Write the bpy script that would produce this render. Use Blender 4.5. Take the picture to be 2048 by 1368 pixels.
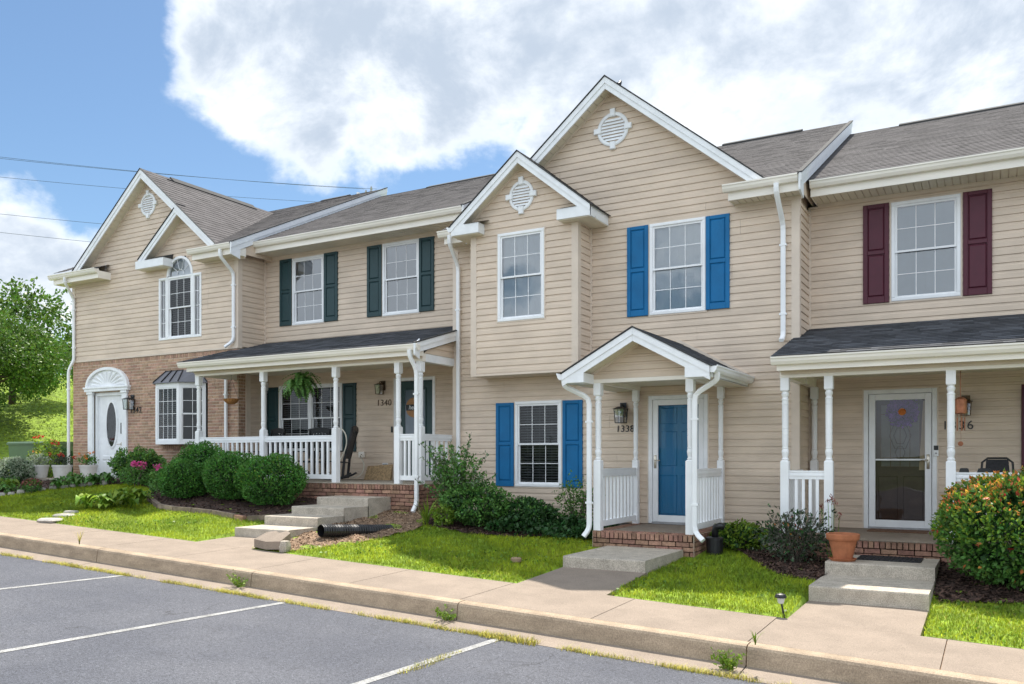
import bpy, math, random
import numpy as np
from mathutils import Matrix, Vector

random.seed(7)
RNG = np.random.default_rng(7)
for o in list(bpy.data.objects):
    bpy.data.objects.remove(o)
S = bpy.context.scene
COL = S.collection
R = math.radians

# ------------------------------------------------------------------ camera
F_PX, YAW, HORIZ = 1696.0, R(29.7), 915.0
cd = bpy.data.cameras.new('camera')
cam = bpy.data.objects.new('camera', cd)
COL.objects.link(cam)
cam.location = (0, 0, 0)
cam.rotation_euler = (R(90), 0, YAW)
cd.sensor_width = 36
cd.lens = F_PX / 2048 * 36
cd.shift_y = (HORIZ - 684) / 2048
cd.clip_start = 0.1
cd.clip_end = 3000
S.camera = cam
CY, SY = math.cos(YAW), math.sin(YAW)

# ------------------------------------------------------------------ light, sky, exposure
SUN_DIR = Vector((-.17, .53, 1)).normalized()
SUN_EL = math.asin(SUN_DIR.z)
SUN_AZ = math.atan2(SUN_DIR.x, SUN_DIR.y)
EXPOSURE = 1.70
SKY_STRENGTH = 0.15
sl = bpy.data.lights.new('sun', 'SUN')
sl.energy = 2.45
sl.angle = R(0.55)
sl.color = (1, .94, .85)
sun = bpy.data.objects.new('sun', sl)
COL.objects.link(sun)
sun.location = SUN_DIR * 60
sun.rotation_euler = SUN_DIR.to_track_quat('Z', 'Y').to_euler()
S.view_settings.view_transform = 'Standard'
S.view_settings.look = 'None'
S.view_settings.exposure = EXPOSURE
S.view_settings.gamma = 1
S.view_settings.use_curve_mapping = False
S.render.engine = 'CYCLES'
S.cycles.max_bounces = 8
S.cycles.transparent_max_bounces = 12

W = bpy.data.worlds.new('World')
S.world = W
W.use_nodes = True


class NT:
    """small helper for node trees"""
    def __init__(s, t):
        s.t = t
        t.nodes.clear()

    def n(s, typ, **kw):
        nd = s.t.nodes.new(typ)
        for k, v in kw.items():
            if k.startswith('i_'):
                nd.inputs[k[2:].replace('_', ' ')].default_value = v
            elif k.startswith('x'):
                nd.inputs[int(k[1:])].default_value = v
            else:
                setattr(nd, k, v)
        return nd

    def l(s, a, b):
        s.t.links.new(a, b)

    def math(s, op, a, b=None, c=None, clamp=False):
        nd = s.t.nodes.new('ShaderNodeMath')
        nd.operation = op
        nd.use_clamp = clamp
        for i, q in enumerate((a, b, c)):
            if q is None:
                continue
            if isinstance(q, (int, float)):
                nd.inputs[i].default_value = q
            else:
                s.l(q, nd.inputs[i])
        return nd.outputs[0]

    def ramp(s, fac, a, b, lo=0.0, hi=1.0, smooth=True):
        nd = s.t.nodes.new('ShaderNodeMapRange')
        nd.interpolation_type = 'SMOOTHSTEP' if smooth else 'LINEAR'
        s.l(fac, nd.inputs[0])
        for i, q in zip((1, 2, 3, 4), (a, b, lo, hi)):
            nd.inputs[i].default_value = q
        return nd.outputs[0]

    def mix(s, fac, a, b, blend='MIX'):
        nd = s.t.nodes.new('ShaderNodeMix')
        nd.data_type = 'RGBA'
        nd.blend_type = blend
        for q, i in ((fac, 0), (a, 6), (b, 7)):
            if isinstance(q, (int, float)):
                nd.inputs[i].default_value = q
            elif isinstance(q, (tuple, list)):
                nd.inputs[i].default_value = (*q, 1)
            else:
                s.l(q, nd.inputs[i])
        return nd.outputs[2]

    def noise(s, vec, scale, detail=4, rough=.55, dist=0.0):
        nd = s.t.nodes.new('ShaderNodeTexNoise')
        nd.inputs['Scale'].default_value = scale
        nd.inputs['Detail'].default_value = detail
        nd.inputs['Roughness'].default_value = rough
        nd.inputs['Distortion'].default_value = dist
        if vec is not None:
            s.l(vec, nd.inputs['Vector'])
        return nd.outputs[0]


def px_dir(u, v):
    t, w = (u - 1024) / F_PX, (HORIZ - v) / F_PX
    return Vector((t * CY - SY, t * SY + CY, w)).normalized()


def build_world():
    g = NT(W.node_tree)
    out = g.n('ShaderNodeOutputWorld')
    bg = g.n('ShaderNodeBackground')
    bg.inputs[1].default_value = SKY_STRENGTH
    sky = g.n('ShaderNodeTexSky')
    sky.sky_type = 'NISHITA'
    sky.sun_disc = False
    sky.sun_elevation = SUN_EL
    sky.sun_rotation = SUN_AZ
    sky.altitude = 300
    sky.air_density = 1.0
    sky.dust_density = 0.6
    sky.ozone_density = 2.0
    tc = g.n('ShaderNodeTexCoord')
    d = tc.outputs['Generated']
    # cloud cover: cumulus masses at their directions plus a thin field all round
    # (u, v, radius, weight): directions of the cloud masses
    blobs = [(470, 60, .10, .9), (560, 100, .12, 1), (640, 160, .09, .9), (720, 30, .14, 1), (830, 120, .12, 1), (930, 60, .13, 1), (780, -150, .2, 1), (1040, 30, .15, 1), (1190, 90, .14, 1),
             (1120, 245, .06, .8), (1200, 225, .12, 1), (1350, 110, .19, 1), (1330, 260, .15, 1), (1520, 170, .2, .75), (1700, 120, .14, 1), (1860, 130, .14, .95), (1980, 230, .2, .72), (1740, 290, .2, .78), (1500, -60, .2, .7), (2050, 20, .16, .6),
             (30, 460, .085, 1), (95, 530, .09, 1), (40, 600, .12, 1), (120, 610, .08, 1), (-60, 520, .12, 1),
             (2500, 300, .5, 1), (-700, 450, .25, 1), (900, -800, .4, 1), (1800, -700, .4, 1)]
    cover = None
    wn = g.n('ShaderNodeTexNoise')
    wn.inputs['Scale'].default_value = 3.2
    wn.inputs['Detail'].default_value = 6
    wn.inputs['Roughness'].default_value = .6
    g.l(d, wn.inputs['Vector'])
    w0 = g.n('ShaderNodeVectorMath', operation='SUBTRACT')
    g.l(wn.outputs['Color'], w0.inputs[0])
    w0.inputs[1].default_value = (.5, .5, .5)
    w1 = g.n('ShaderNodeVectorMath', operation='SCALE')
    g.l(w0.outputs[0], w1.inputs[0])
    w1.inputs['Scale'].default_value = .17
    w2 = g.n('ShaderNodeVectorMath', operation='ADD')
    g.l(d, w2.inputs[0])
    g.l(w1.outputs[0], w2.inputs[1])
    dw = w2.outputs[0]
    for u, v, r, wt in blobs:
        c = px_dir(u, v)
        vm = g.n('ShaderNodeVectorMath', operation='DISTANCE')
        g.l(dw, vm.inputs[0])
        vm.inputs[1].default_value = c
        m = g.ramp(vm.outputs['Value'], r * .15, r * 1.15, wt, 0)
        cover = m if cover is None else g.math('MAXIMUM', cover, m)
    sc = g.n('ShaderNodeVectorMath', operation='MULTIPLY')
    g.l(d, sc.inputs[0])
    sc.inputs[1].default_value = (1, 1, 1.5)
    v = sc.outputs[0]
    big = g.noise(v, 2.3, 2, .5)
    fine = g.noise(v, 5.0, 12, .62, .15)
    # unseen cloud field behind and to the sides, added to light the fronts
    sep = g.n('ShaderNodeSeparateXYZ')
    g.l(d, sep.inputs[0])
    back = g.ramp(sep.outputs[1], .30, -.10, 0, 1)
    cover = g.math('MAXIMUM', cover, g.math('MULTIPLY', back, g.ramp(big, .30, .52, .15, .95)))
    dens = g.math('ADD', cover, g.math('MULTIPLY', g.math('SUBTRACT', fine, .5), 1.9))
    a = g.ramp(dens, .26, .70, 0, 1)
    # shading of the cloud: white rims, greyer thick middles
    billow = g.noise(v, 4.2, 10, .62, .3)
    thick = g.ramp(dens, .35, 1.0, 0, 1)
    lit = g.ramp(billow, .42, .68, 0, 1)
    grey = g.math('MULTIPLY', thick, g.math('SUBTRACT', 1.0, lit))
    # unseen clouds behind the camera get less grey, to lift the shaded walls
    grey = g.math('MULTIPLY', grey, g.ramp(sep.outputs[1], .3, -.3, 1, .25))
    # clouds behind the camera made brighter and bluer, as added fill for the fronts
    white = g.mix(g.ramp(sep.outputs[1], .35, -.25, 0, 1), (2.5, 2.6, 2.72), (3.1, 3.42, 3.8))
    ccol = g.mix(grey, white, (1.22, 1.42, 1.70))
    # a bluer, deeper clear sky than the plain model, as the photograph has it
    hs = g.n('ShaderNodeHueSaturation')
    hs.inputs['Saturation'].default_value = 1.0
    hs.inputs['Value'].default_value = 1.0
    g.l(sky.outputs[0], hs.inputs['Color'])
    skyc = g.mix(1.0, hs.outputs[0], SKY_TINT, 'MULTIPLY')
    wisp = g.ramp(g.noise(v, 3.1, 9, .6, .6), .52, .8, 0, .22)
    a2 = g.math('MAXIMUM', a, wisp)
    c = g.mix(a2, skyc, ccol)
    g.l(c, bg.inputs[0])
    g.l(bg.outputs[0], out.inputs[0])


SKY_TINT = (.245, .278, .288)
build_world()

# ------------------------------------------------------------------ materials
MATS = {}


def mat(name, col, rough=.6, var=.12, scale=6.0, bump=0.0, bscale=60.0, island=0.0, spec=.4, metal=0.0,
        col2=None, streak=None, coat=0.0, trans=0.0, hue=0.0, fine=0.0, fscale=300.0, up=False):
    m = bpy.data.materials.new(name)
    m.use_nodes = True
    g = NT(m.node_tree)
    out = g.n('ShaderNodeOutputMaterial')
    p = g.n('ShaderNodeBsdfPrincipled')
    p.inputs['Roughness'].default_value = rough
    p.inputs['Specular IOR Level'].default_value = spec
    p.inputs['Metallic'].default_value = metal
    p.inputs['Coat Weight'].default_value = coat
    tc = g.n('ShaderNodeTexCoord')
    geo = g.n('ShaderNodeNewGeometry')
    vec = geo.outputs['Position']
    if streak:
        vm = g.n('ShaderNodeVectorMath', operation='MULTIPLY')
        g.l(vec, vm.inputs[0])
        vm.inputs[1].default_value = streak
        vec = vm.outputs[0]
    nz = g.noise(vec, scale, 6, .6)
    c = g.mix(g.ramp(nz, .3, .7, 0, 1), tuple(x * (1 - var) for x in col), tuple(min(1, x * (1 + var)) for x in (col2 or col)))
    if island:
        oi = g.n('ShaderNodeObjectInfo')
        rnd = g.math('FRACT', g.math('ADD', oi.outputs['Random'], geo.outputs['Random Per Island']))
        k = g.ramp(rnd, 0, 1, 1 - island, 1 + island, False)
        vm = g.n('ShaderNodeVectorMath', operation='SCALE')
        g.l(c, vm.inputs[0])
        g.l(k, vm.inputs['Scale'])
        c = vm.outputs[0]
        if hue:
            h = g.n('ShaderNodeHueSaturation')
            r2 = g.math('FRACT', g.math('MULTIPLY', rnd, 17.31))
            g.l(g.ramp(r2, 0, 1, .5 - hue, .5 + hue, False), h.inputs['Hue'])
            g.l(c, h.inputs['Color'])
            c = h.outputs[0]
    if fine:
        f = g.noise(geo.outputs['Position'], fscale, 2, .7)
        k = g.ramp(f, .3, .7, 1 - fine, 1 + fine)
        vm = g.n('ShaderNodeVectorMath', operation='SCALE')
        g.l(c, vm.inputs[0])
        g.l(k, vm.inputs['Scale'])
        c = vm.outputs[0]
    g.l(c, p.inputs['Base Color'])
    if bump:
        b = g.n('ShaderNodeBump')
        b.inputs['Strength'].default_value = bump
        b.inputs['Distance'].default_value = .01
        g.l(g.noise(geo.outputs['Position'], bscale, 4, .65), b.inputs['Height'])
        g.l(b.outputs[0], p.inputs['Normal'])
    if up:
        vm = g.n('ShaderNodeVectorMath', operation='MULTIPLY_ADD')
        g.l(geo.outputs['Normal'], vm.inputs[0])
        vm.inputs[1].default_value = (.35, .35, .35)
        vm.inputs[2].default_value = (0, 0, 1)
        vn = g.n('ShaderNodeVectorMath', operation='NORMALIZE')
        g.l(vm.outputs[0], vn.inputs[0])
        g.l(vn.outputs[0], p.inputs['Normal'])
    sh = p.outputs[0]
    if trans:
        t = g.n('ShaderNodeBsdfTranslucent')
        g.l(c, t.inputs[0])
        mx = g.n('ShaderNodeMixShader')
        mx.inputs[0].default_value = trans
        g.l(sh, mx.inputs[1])
        g.l(t.outputs[0], mx.inputs[2])
        sh = mx.outputs[0]
    g.l(sh, out.inputs[0])
    MATS[name] = m
    return m


def glass(name, tint=(.93, .96, .95), ior=1.75, rough=0.0, wavy=0.0):
    m = bpy.data.materials.new(name)
    m.use_nodes = True
    g = NT(m.node_tree)
    out = g.n('ShaderNodeOutputMaterial')
    t = g.n('ShaderNodeBsdfTransparent')
    t.inputs[0].default_value = (*tint, 1)
    gl = g.n('ShaderNodeBsdfGlossy')
    gl.inputs['Roughness'].default_value = rough
    fr = g.n('ShaderNodeFresnel')
    fr.inputs[0].default_value = ior
    geo = g.n('ShaderNodeNewGeometry')
    b = g.n('ShaderNodeBump')
    b.inputs['Strength'].default_value = .03 + wavy
    b.inputs['Distance'].default_value = .02
    g.l(g.noise(geo.outputs['Position'], 2.5, 1, .5), b.inputs['Height'])
    g.l(b.outputs[0], gl.inputs['Normal'])
    mx = g.n('ShaderNodeMixShader')
    g.l(fr.outputs[0], mx.inputs[0])
    g.l(t.outputs[0], mx.inputs[1])
    g.l(gl.outputs[0], mx.inputs[2])
    g.l(mx.outputs[0], out.inputs[0])
    MATS[name] = m
    return m


mat('siding', (.675, .548, .43), .55, .085, 1.3, .12, 90, island=.03, spec=.3, streak=(1, 1, 2.5))
mat('corner_trim', (.69, .58, .475), .5, .05, 3, spec=.3)
mat('white_vinyl', (.86, .865, .87), .42, .06, 1.5, spec=.4)
mat('white_paint', (.85, .86, .87), .45, .05, 5, .1, 40, spec=.4)
mat('cream_metal', (.87, .815, .73), .38, .06, 2.0, spec=.45, streak=(.6, 1, 4))
mat('soffit', (.72, .66, .54), .5, .05, 2, spec=.3)
mat('shingle', (.115, .107, .107), .9, .12, 3.0, .5, 120, island=.13, spec=.15, hue=.012, fine=.25, fscale=160)
mat('shingle_dark', (.070, .073, .081), .9, .2, 3.0, .5, 120, island=.4, spec=.2, fine=.25, fscale=160)
mat('roof_felt', (.05, .05, .05), .9)
mat('brick', (0.43, 0.275, 0.195), .85, .16, 12, .5, 70, island=.2, spec=.2, hue=.012)
mat('brick_red', (0.31, 0.175, 0.125), .85, .25, 14, .5, 70, island=.28, spec=.2, hue=.012)
mat('mortar', (.70, .60, .48), .95, .12, 20, .4, 90, spec=.1)
mat('concrete', (.265, .213, .168), .85, .10, 2.2, .3, 120, spec=.25, fine=.20, fscale=90)
mat('concrete_step', (.44, .385, .315), .88, .15, 6, .4, 90, spec=.2, fine=.28, fscale=80)
mat('kerb', (.36, .278, .198), .9, .18, 3, .4, 80, spec=.2, fine=.22, fscale=80, streak=(1, 1, 3))
mat('block', (.17, .16, .145), .9, .2, 10, .4, 60)
mat('shutter_blue', (.0, .135, .33), .6, .12, 1.8, .15, 60, spec=.4)
mat('shutter_green', (0.0144, 0.048, 0.0528), .45, .06, 6, .15, 60, spec=.4)
mat('shutter_maroon', (0.085, 0.012, 0.026), .45, .06, 6, .15, 60, spec=.4)
mat('door_blue', (.0, .21, .43), .35, .04, 4, spec=.5)
mat('door_green', (.012, .045, .045), .4, .04, 4, spec=.5)
mat('bronze_door', (.085, .05, .035), .5)
mat('interior', (.05, .047, .045), .9, .3, 3)
mat('blind_white', (.90, .95, 1.0), .55, .03, 5)
mat('blind_pale', (.22, .34, .42), .55, .03, 5)
mat('blind_dark', (.20, .205, .21), .55)
mat('blind_grey', (.28, .32, .38), .55, .05, 5)
mat('curtain', (.62, .50, .33), .8, .2, 9, streak=(9, 1, .4))
mat('black_metal', (.015, .015, .016), .42, .2, 20, spec=.5)
mat('bronze', (.11, .075, .045), .4, .2, 20, metal=.7)
mat('nickel', (.55, .50, .42), .28, .1, 20, metal=.9)
mat('bulb_glass', (.75, .62, .42), .2, .1, 9, spec=.5)
mat('metal_roof', (.15, .15, .17), .45, .08, 4, spec=.5)
mat('terracotta', (.42, .155, .075), .8, .14, 9, .2, 60, spec=.25)
mat('pot_white', (.62, .60, .56), .5, .06, 8)
mat('rubber', (.022, .022, .025), .7, .3, 30, .5, 90)
mat('pipe_black', (.014, .014, .016), .38, .3, 20, spec=.5)
mat('doormat', (.16, .085, .05), .95, .3, 40, .6, 120)
mat('wood', (.30, .21, .13), .85, .25, 8, .3, 50, streak=(2, 2, 14))
mat('timber', (.23, .175, .13), .9, .3, 6, .5, 60, island=.2)
mat('osb', (.42, .29, .16), .85, .35, 26, .3, 80, fine=.3, fscale=70)
mat('dark_wood', (.016, .016, .018), .5, .2, 10, spec=.4)
mat('stone', (.40, .37, .33), .9, .2, 7, .5, 40, island=.15)
mat('white_stone', (.55, .50, .44), .9, .15, 20, .3, 60, island=.3)
mat('mulch', (.055, .032, .024), .95, .5, 30, .9, 45, fine=.4, fscale=90)
mat('mulch_chip', (.075, .042, .03), .9, .3, 9, island=.55)
mat('dirt', (.23, .15, .095), .95, .35, 9, .9, 40, fine=.35, fscale=70)
mat('dirt_chip', (.27, .185, .12), .95, .3, 9, island=.5)
mat('lawn_soil', (.18, .27, .022), .95, .45, 5, .6, 60)
mat('grass', (.225, .36, .02), .6, .25, 1.1, island=.30, spec=.15, trans=.22, hue=.015, col2=(.38, .47, .022), up=True)
mat('grass_dry', (.46, .42, .08), .7, .3, 3, island=.4, spec=.2, trans=.2, hue=.03, up=True)
mat('leaf_box', (0.08, 0.225, 0.035), .5, .25, 3, island=.42, spec=.35, trans=.25, hue=.02)
mat('leaf_tree', (0.10, 0.19, 0.028), .45, .3, .6, island=.45, spec=.35, trans=.3, hue=.025)
mat('leaf_mid', (0.10, 0.225, 0.045), .5, .25, 3, island=.4, spec=.35, trans=.3, hue=.02)
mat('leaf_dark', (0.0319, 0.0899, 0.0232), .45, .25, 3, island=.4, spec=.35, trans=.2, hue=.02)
mat('leaf_lime', (.17, .27, .03), .5, .25, 3, island=.35, spec=.3, trans=.35, hue=.02)
mat('leaf_silver', (.33, .38, .27), .6, .2, 3, island=.3, trans=.25)
mat('leaf_pale', (.20, .27, .16), .5, .2, 3, island=.35, trans=.3)
mat('leaf_grey', (.06, .075, .045), .6, .3, 4, island=.45, trans=.15, hue=.03)
mat('leaf_red', (.62, .17, .06), .5, .25, 4, island=.4, trans=.35, hue=.035)
mat('leaf_orange', (.78, .40, .07), .5, .25, 4, island=.35, trans=.35, hue=.03)
mat('petal_pink', (.70, .10, .32), .6, .2, 4, island=.3, trans=.3)
mat('petal_red', (.60, .05, .03), .6, .2, 4, island=.3, trans=.3)
mat('petal_orange', (.75, .22, .04), .6, .2, 4, island=.3, trans=.3)
mat('sedum_red', (.23, .075, .06), .7, .2, 8, island=.3)
mat('petal_purple', (.27, .11, .52), .7, .25, 9, island=.35)
mat('bark', (.09, .065, .05), .95, .3, 9, .8, 30, streak=(3, 3, .6))
mat('twig', (.13, .105, .085), .9, .3, 9)
mat('coco', (.33, .15, .05), .95, .4, 30, .8, 60)
mat('copper', (.36, .14, .07), .4, .25, 14, metal=.5, bump=.2)
mat('box_green', (.085, .135, .085), .5, .08, 3, spec=.4)
mat('sticker', (.75, .55, .08), .5, .1, 20)
mat('wire', (.06, .07, .08), .5)
mat('cable', (.70, .66, .56), .5)
mat('zebra', (.55, .55, .55), .8, .9, 9, streak=(1, 1, 6))
mat('sign_wood', (.38, .20, .09), .7, .25, 20, streak=(1, 1, 9))
mat('plastic_grey', (.35, .35, .36), .4)
mat('clear_plastic', (.55, .57, .55), .2, spec=.6)
mat('paint_line', (.29, .288, .28), .85, .22, 5, .3, 90, fine=.35, fscale=55)
glass('glass', (.93, .97, 1.0), 2.7, wavy=.10)
glass('glass_low', (.80, .83, .83), 1.5)
mat('lead_glass', (.16, .16, .14), .3)
mat('far_grass', (.055, .085, .022), .9, .3, .4)
glass('glass_dark', (.30, .33, .34), 1.9)
glass('glass_door', (.9, .92, .93), 1.45, wavy=.02)
glass('glass_storm', (.80, .78, .76), 1.6, wavy=.05)


def asphalt_mat():
    m = bpy.data.materials.new('asphalt')
    m.use_nodes = True
    g = NT(m.node_tree)
    out = g.n('ShaderNodeOutputMaterial')
    p = g.n('ShaderNodeBsdfPrincipled')
    p.inputs['Roughness'].default_value = .85
    p.inputs['Specular IOR Level'].default_value = .3
    geo = g.n('ShaderNodeNewGeometry')
    pos = geo.outputs['Position']
    big = g.ramp(g.noise(pos, .55, 5, .6), .3, .7, 0, 1)
    c = g.mix(big, (.078, .082, .098), (.106, .109, .124))
    vo = g.n('ShaderNodeTexVoronoi')
    vo.inputs['Scale'].default_value = 75
    g.l(pos, vo.inputs['Vector'])
    sp = g.noise(pos, 110, 3, .75)
    k = g.ramp(sp, .32, .68, .45, 1.6)
    st = g.noise(pos, 34, 4, .8)
    k = g.math('MULTIPLY', k, g.ramp(st, .3, .7, .72, 1.28))
    vm = g.n('ShaderNodeVectorMath', operation='SCALE')
    g.l(c, vm.inputs[0])
    g.l(k, vm.inputs['Scale'])
    # dark scuffs and patches of wear
    sc = g.ramp(g.noise(pos, 2.3, 9, .75, .6), .60, .70, 0, .5)
    c2 = g.mix(sc, vm.outputs[0], (.04, .04, .045))
    oil = g.ramp(g.noise(pos, .9, 5, .6, .3), .60, .72, 0, .38)
    c2 = g.mix(oil, c2, (.05, .05, .054))
    # fine wandering cracks
    wv = g.n('ShaderNodeTexVoronoi', feature='DISTANCE_TO_EDGE')
    wv.inputs['Scale'].default_value = .42
    wp = g.n('ShaderNodeVectorMath', operation='ADD')
    nn = g.n('ShaderNodeTexNoise')
    nn.inputs['Scale'].default_value = 1.7
    nn.inputs['Detail'].default_value = 8
    g.l(pos, nn.inputs['Vector'])
    ns = g.n('ShaderNodeVectorMath', operation='SCALE')
    g.l(nn.outputs['Color'], ns.inputs[0])
    ns.inputs['Scale'].default_value = 1.4
    g.l(pos, wp.inputs[0])
    g.l(ns.outputs[0], wp.inputs[1])
    g.l(wp.outputs[0], wv.inputs['Vector'])
    crack = g.math('MULTIPLY', g.ramp(wv.outputs['Distance'], .002, .009, 1, 0), g.ramp(g.noise(pos, .8, 3, .5), .48, .6, 0, .55))
    c2 = g.mix(crack, c2, (.03, .03, .033))
    g.l(c2, p.inputs['Base Color'])
    b = g.n('ShaderNodeBump')
    b.inputs['Strength'].default_value = .6
    b.inputs['Distance'].default_value = .006
    g.l(g.math('ADD', g.noise(pos, 120, 3, .7), vo.outputs['Distance']), b.inputs['Height'])
    g.l(b.outputs[0], p.inputs['Normal'])
    g.l(p.outputs[0], out.inputs[0])
    MATS['asphalt'] = m


asphalt_mat()

# ------------------------------------------------------------------ mesh helpers
WORLD_THINGS = set()


class Fr:
    """wall frame: u runs along the wall, o outward, z up"""
    def __init__(s, O, U, N):
        s.O, s.U, s.N = O, U, N

    def p(s, u, o, z):
        return (s.O[0] + s.U[0] * u + s.N[0] * o, s.O[1] + s.U[1] * u + s.N[1] * o, z)


def front(y):
    return Fr((0, y), (1, 0), (0, -1))


def rightw(x):
    return Fr((x, 0), (0, 1), (1, 0))


class MB:
    def __init__(s):
        s.v, s.f = [], []

    def add(s, vs, fs):
        b = len(s.v)
        s.v.extend(vs)
        s.f.extend([tuple(i + b for i in f) for f in fs])
        return s

    def box(s, x0, x1, y0, y1, z0, z1):
        return s.add([(x0, y0, z0), (x1, y0, z0), (x1, y1, z0), (x0, y1, z0), (x0, y0, z1), (x1, y0, z1), (x1, y1, z1), (x0, y1, z1)],
                     [(3, 2, 1, 0), (4, 5, 6, 7), (0, 1, 5, 4), (1, 2, 6, 5), (2, 3, 7, 6), (3, 0, 4, 7)])

    def fbox(s, fr, u0, u1, o0, o1, z0, z1):
        q = [fr.p(u, o, z) for z in (z0, z1) for (u, o) in ((u0, o1), (u1, o1), (u1, o0), (u0, o0))]
        return s.add(q, [(3, 2, 1, 0), (4, 5, 6, 7), (0, 1, 5, 4), (1, 2, 6, 5), (2, 3, 7, 6), (3, 0, 4, 7)])

    def bevbox(s, fr, u0, u1, o0, o1, z0, z1, b):
        """slab whose front face is chamfered by b"""
        q = [fr.p(u, o0, z) for z in (z0, z1) for u in (u0, u1)] + [fr.p(u, o1 - b, z) for z in (z0, z1) for u in (u0, u1)] + \
            [fr.p(u, o1, z) for z in (z0 + b, z1 - b) for u in (u0 + b, u1 - b)]
        return s.add(q, [(0, 1, 5, 4), (2, 6, 7, 3), (0, 4, 6, 2), (1, 3, 7, 5), (4, 5, 9, 8), (6, 10, 11, 7), (4, 8, 10, 6), (5, 7, 11, 9), (8, 9, 11, 10)])

    def quad(s, a, b, c, d):
        return s.add([a, b, c, d], [(0, 1, 2, 3)])

    def prism(s, poly, axis, a0, a1):
        """polygon in the two other axes, extruded along axis from a0 to a1"""
        def P(q, a):
            if axis == 'x':
                return (a, q[0], q[1])
            if axis == 'y':
                return (q[0], a, q[1])
            return (q[0], q[1], a)
        n = len(poly)
        vs = [P(q, a0) for q in poly] + [P(q, a1) for q in poly]
        fs = [tuple(range(n - 1, -1, -1)), tuple(range(n, 2 * n))] + [(i, (i + 1) % n, n + (i + 1) % n, n + i) for i in range(n)]
        return s.add(vs, fs)

    def hull8(s, a, b):
        """two quads joined"""
        return s.add(list(a) + list(b), [(3, 2, 1, 0), (4, 5, 6, 7), (0, 1, 5, 4), (1, 2, 6, 5), (2, 3, 7, 6), (3, 0, 4, 7)])

    def tube(s, pts, r, n=8, rect=None, cap=True):
        pts = [Vector(p) for p in pts]
        rs = r if isinstance(r, (list, tuple)) else [r] * len(pts)
        base = len(s.v)
        up0 = None
        for i, p in enumerate(pts):
            d = (pts[min(i + 1, len(pts) - 1)] - pts[max(i - 1, 0)]).normalized()
            if up0 is None:
                ref = Vector((0, 0, 1)) if abs(d.z) < .9 else Vector((0, 1, 0))
                a = d.cross(ref).normalized()
            else:
                a = (up0 - d * up0.dot(d)).normalized()
            up0 = a
            b = d.cross(a)
            if rect:
                ring = [a * x * rect[0] + b * y * rect[1] for x, y in ((-.5, -.5), (.5, -.5), (.5, .5), (-.5, .5))]
            else:
                ring = [(a * math.cos(2 * math.pi * k / n) + b * math.sin(2 * math.pi * k / n)) * rs[i] for k in range(n)]
            s.v.extend([tuple(p + q) for q in ring])
        m = 4 if rect else n
        for i in range(len(pts) - 1):
            for k in range(m):
                s.f.append((base + i * m + k, base + i * m + (k + 1) % m, base + (i + 1) * m + (k + 1) % m, base + (i + 1) * m + k))
        if cap:
            s.f.append(tuple(base + k for k in range(m - 1, -1, -1)))
            s.f.append(tuple(base + (len(pts) - 1) * m + k for k in range(m)))
        return s

    def lathe(s, cx, cy, prof, n=14):
        """prof: list of (r, z)"""
        base = len(s.v)
        for r, z in prof:
            for k in range(n):
                a = 2 * math.pi * k / n
                s.v.append((cx + r * math.cos(a), cy + r * math.sin(a), z))
        for i in range(len(prof) - 1):
            for k in range(n):
                s.f.append((base + i * n + k, base + i * n + (k + 1) % n, base + (i + 1) * n + (k + 1) % n, base + (i + 1) * n + k))
        s.f.append(tuple(base + k for k in range(n - 1, -1, -1)))
        s.f.append(tuple(base + (len(prof) - 1) * n + k for k in range(n)))
        return s


def mesh_of(name, mb, m, smooth=False):
    me = bpy.data.meshes.new(name)
    me.from_pydata(mb.v, [], mb.f)
    if m:
        me.materials.append(MATS[m])
    if smooth:
        me.polygons.foreach_set('use_smooth', [True] * len(me.polygons))
    return me


def link(name, me, parent=None, kind=None, label=None, loc=None):
    o = bpy.data.objects.new(name, me)
    COL.objects.link(o)
    if loc is not None:
        o.location = loc
    if parent is not None:
        o.parent = parent
        if parent.name in WORLD_THINGS:
            o.matrix_parent_inverse = Matrix.Translation(-parent.location)
    if kind:
        o['kind'] = kind
    if label:
        o['label'] = label
    return o


def new(name, mb, m, parent=None, smooth=False, kind=None, label=None):
    return link(name, mesh_of(name, mb, m, smooth), parent, kind, label)


def npmesh(name, V, Fc, m, parent=None, kind=None, smooth=False):
    """fast mesh from numpy arrays; Fc is an (n, k) array of k-gons"""
    me = bpy.data.meshes.new(name)
    n, k = Fc.shape
    me.vertices.add(len(V))
    me.vertices.foreach_set('co', np.ascontiguousarray(V, dtype=np.float32).ravel())
    me.loops.add(n * k)
    me.loops.foreach_set('vertex_index', np.ascontiguousarray(Fc, dtype=np.int32).ravel())
    me.polygons.add(n)
    me.polygons.foreach_set('loop_start', np.arange(0, n * k, k, dtype=np.int32))
    if smooth:
        me.polygons.foreach_set('use_smooth', np.ones(n, dtype=bool))
    me.update(calc_edges=True)
    me.materials.append(MATS[m])
    return link(name, me, parent, kind)


def thing(name, label, cat, loc=(0, 0, 0), rotz=0, group=None, world=False):
    o = bpy.data.objects.new(name, None)
    COL.objects.link(o)
    o.empty_display_size = .2
    o.location = loc
    o.rotation_euler = (0, 0, rotz)
    o['label'] = label
    o['category'] = cat
    if group:
        o['group'] = group
    if world:
        WORLD_THINGS.add(o.name)
    return o


def tag(o, label, cat, group=None):
    o['label'] = label
    o['category'] = cat
    if group:
        o['group'] = group
    return o


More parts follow.
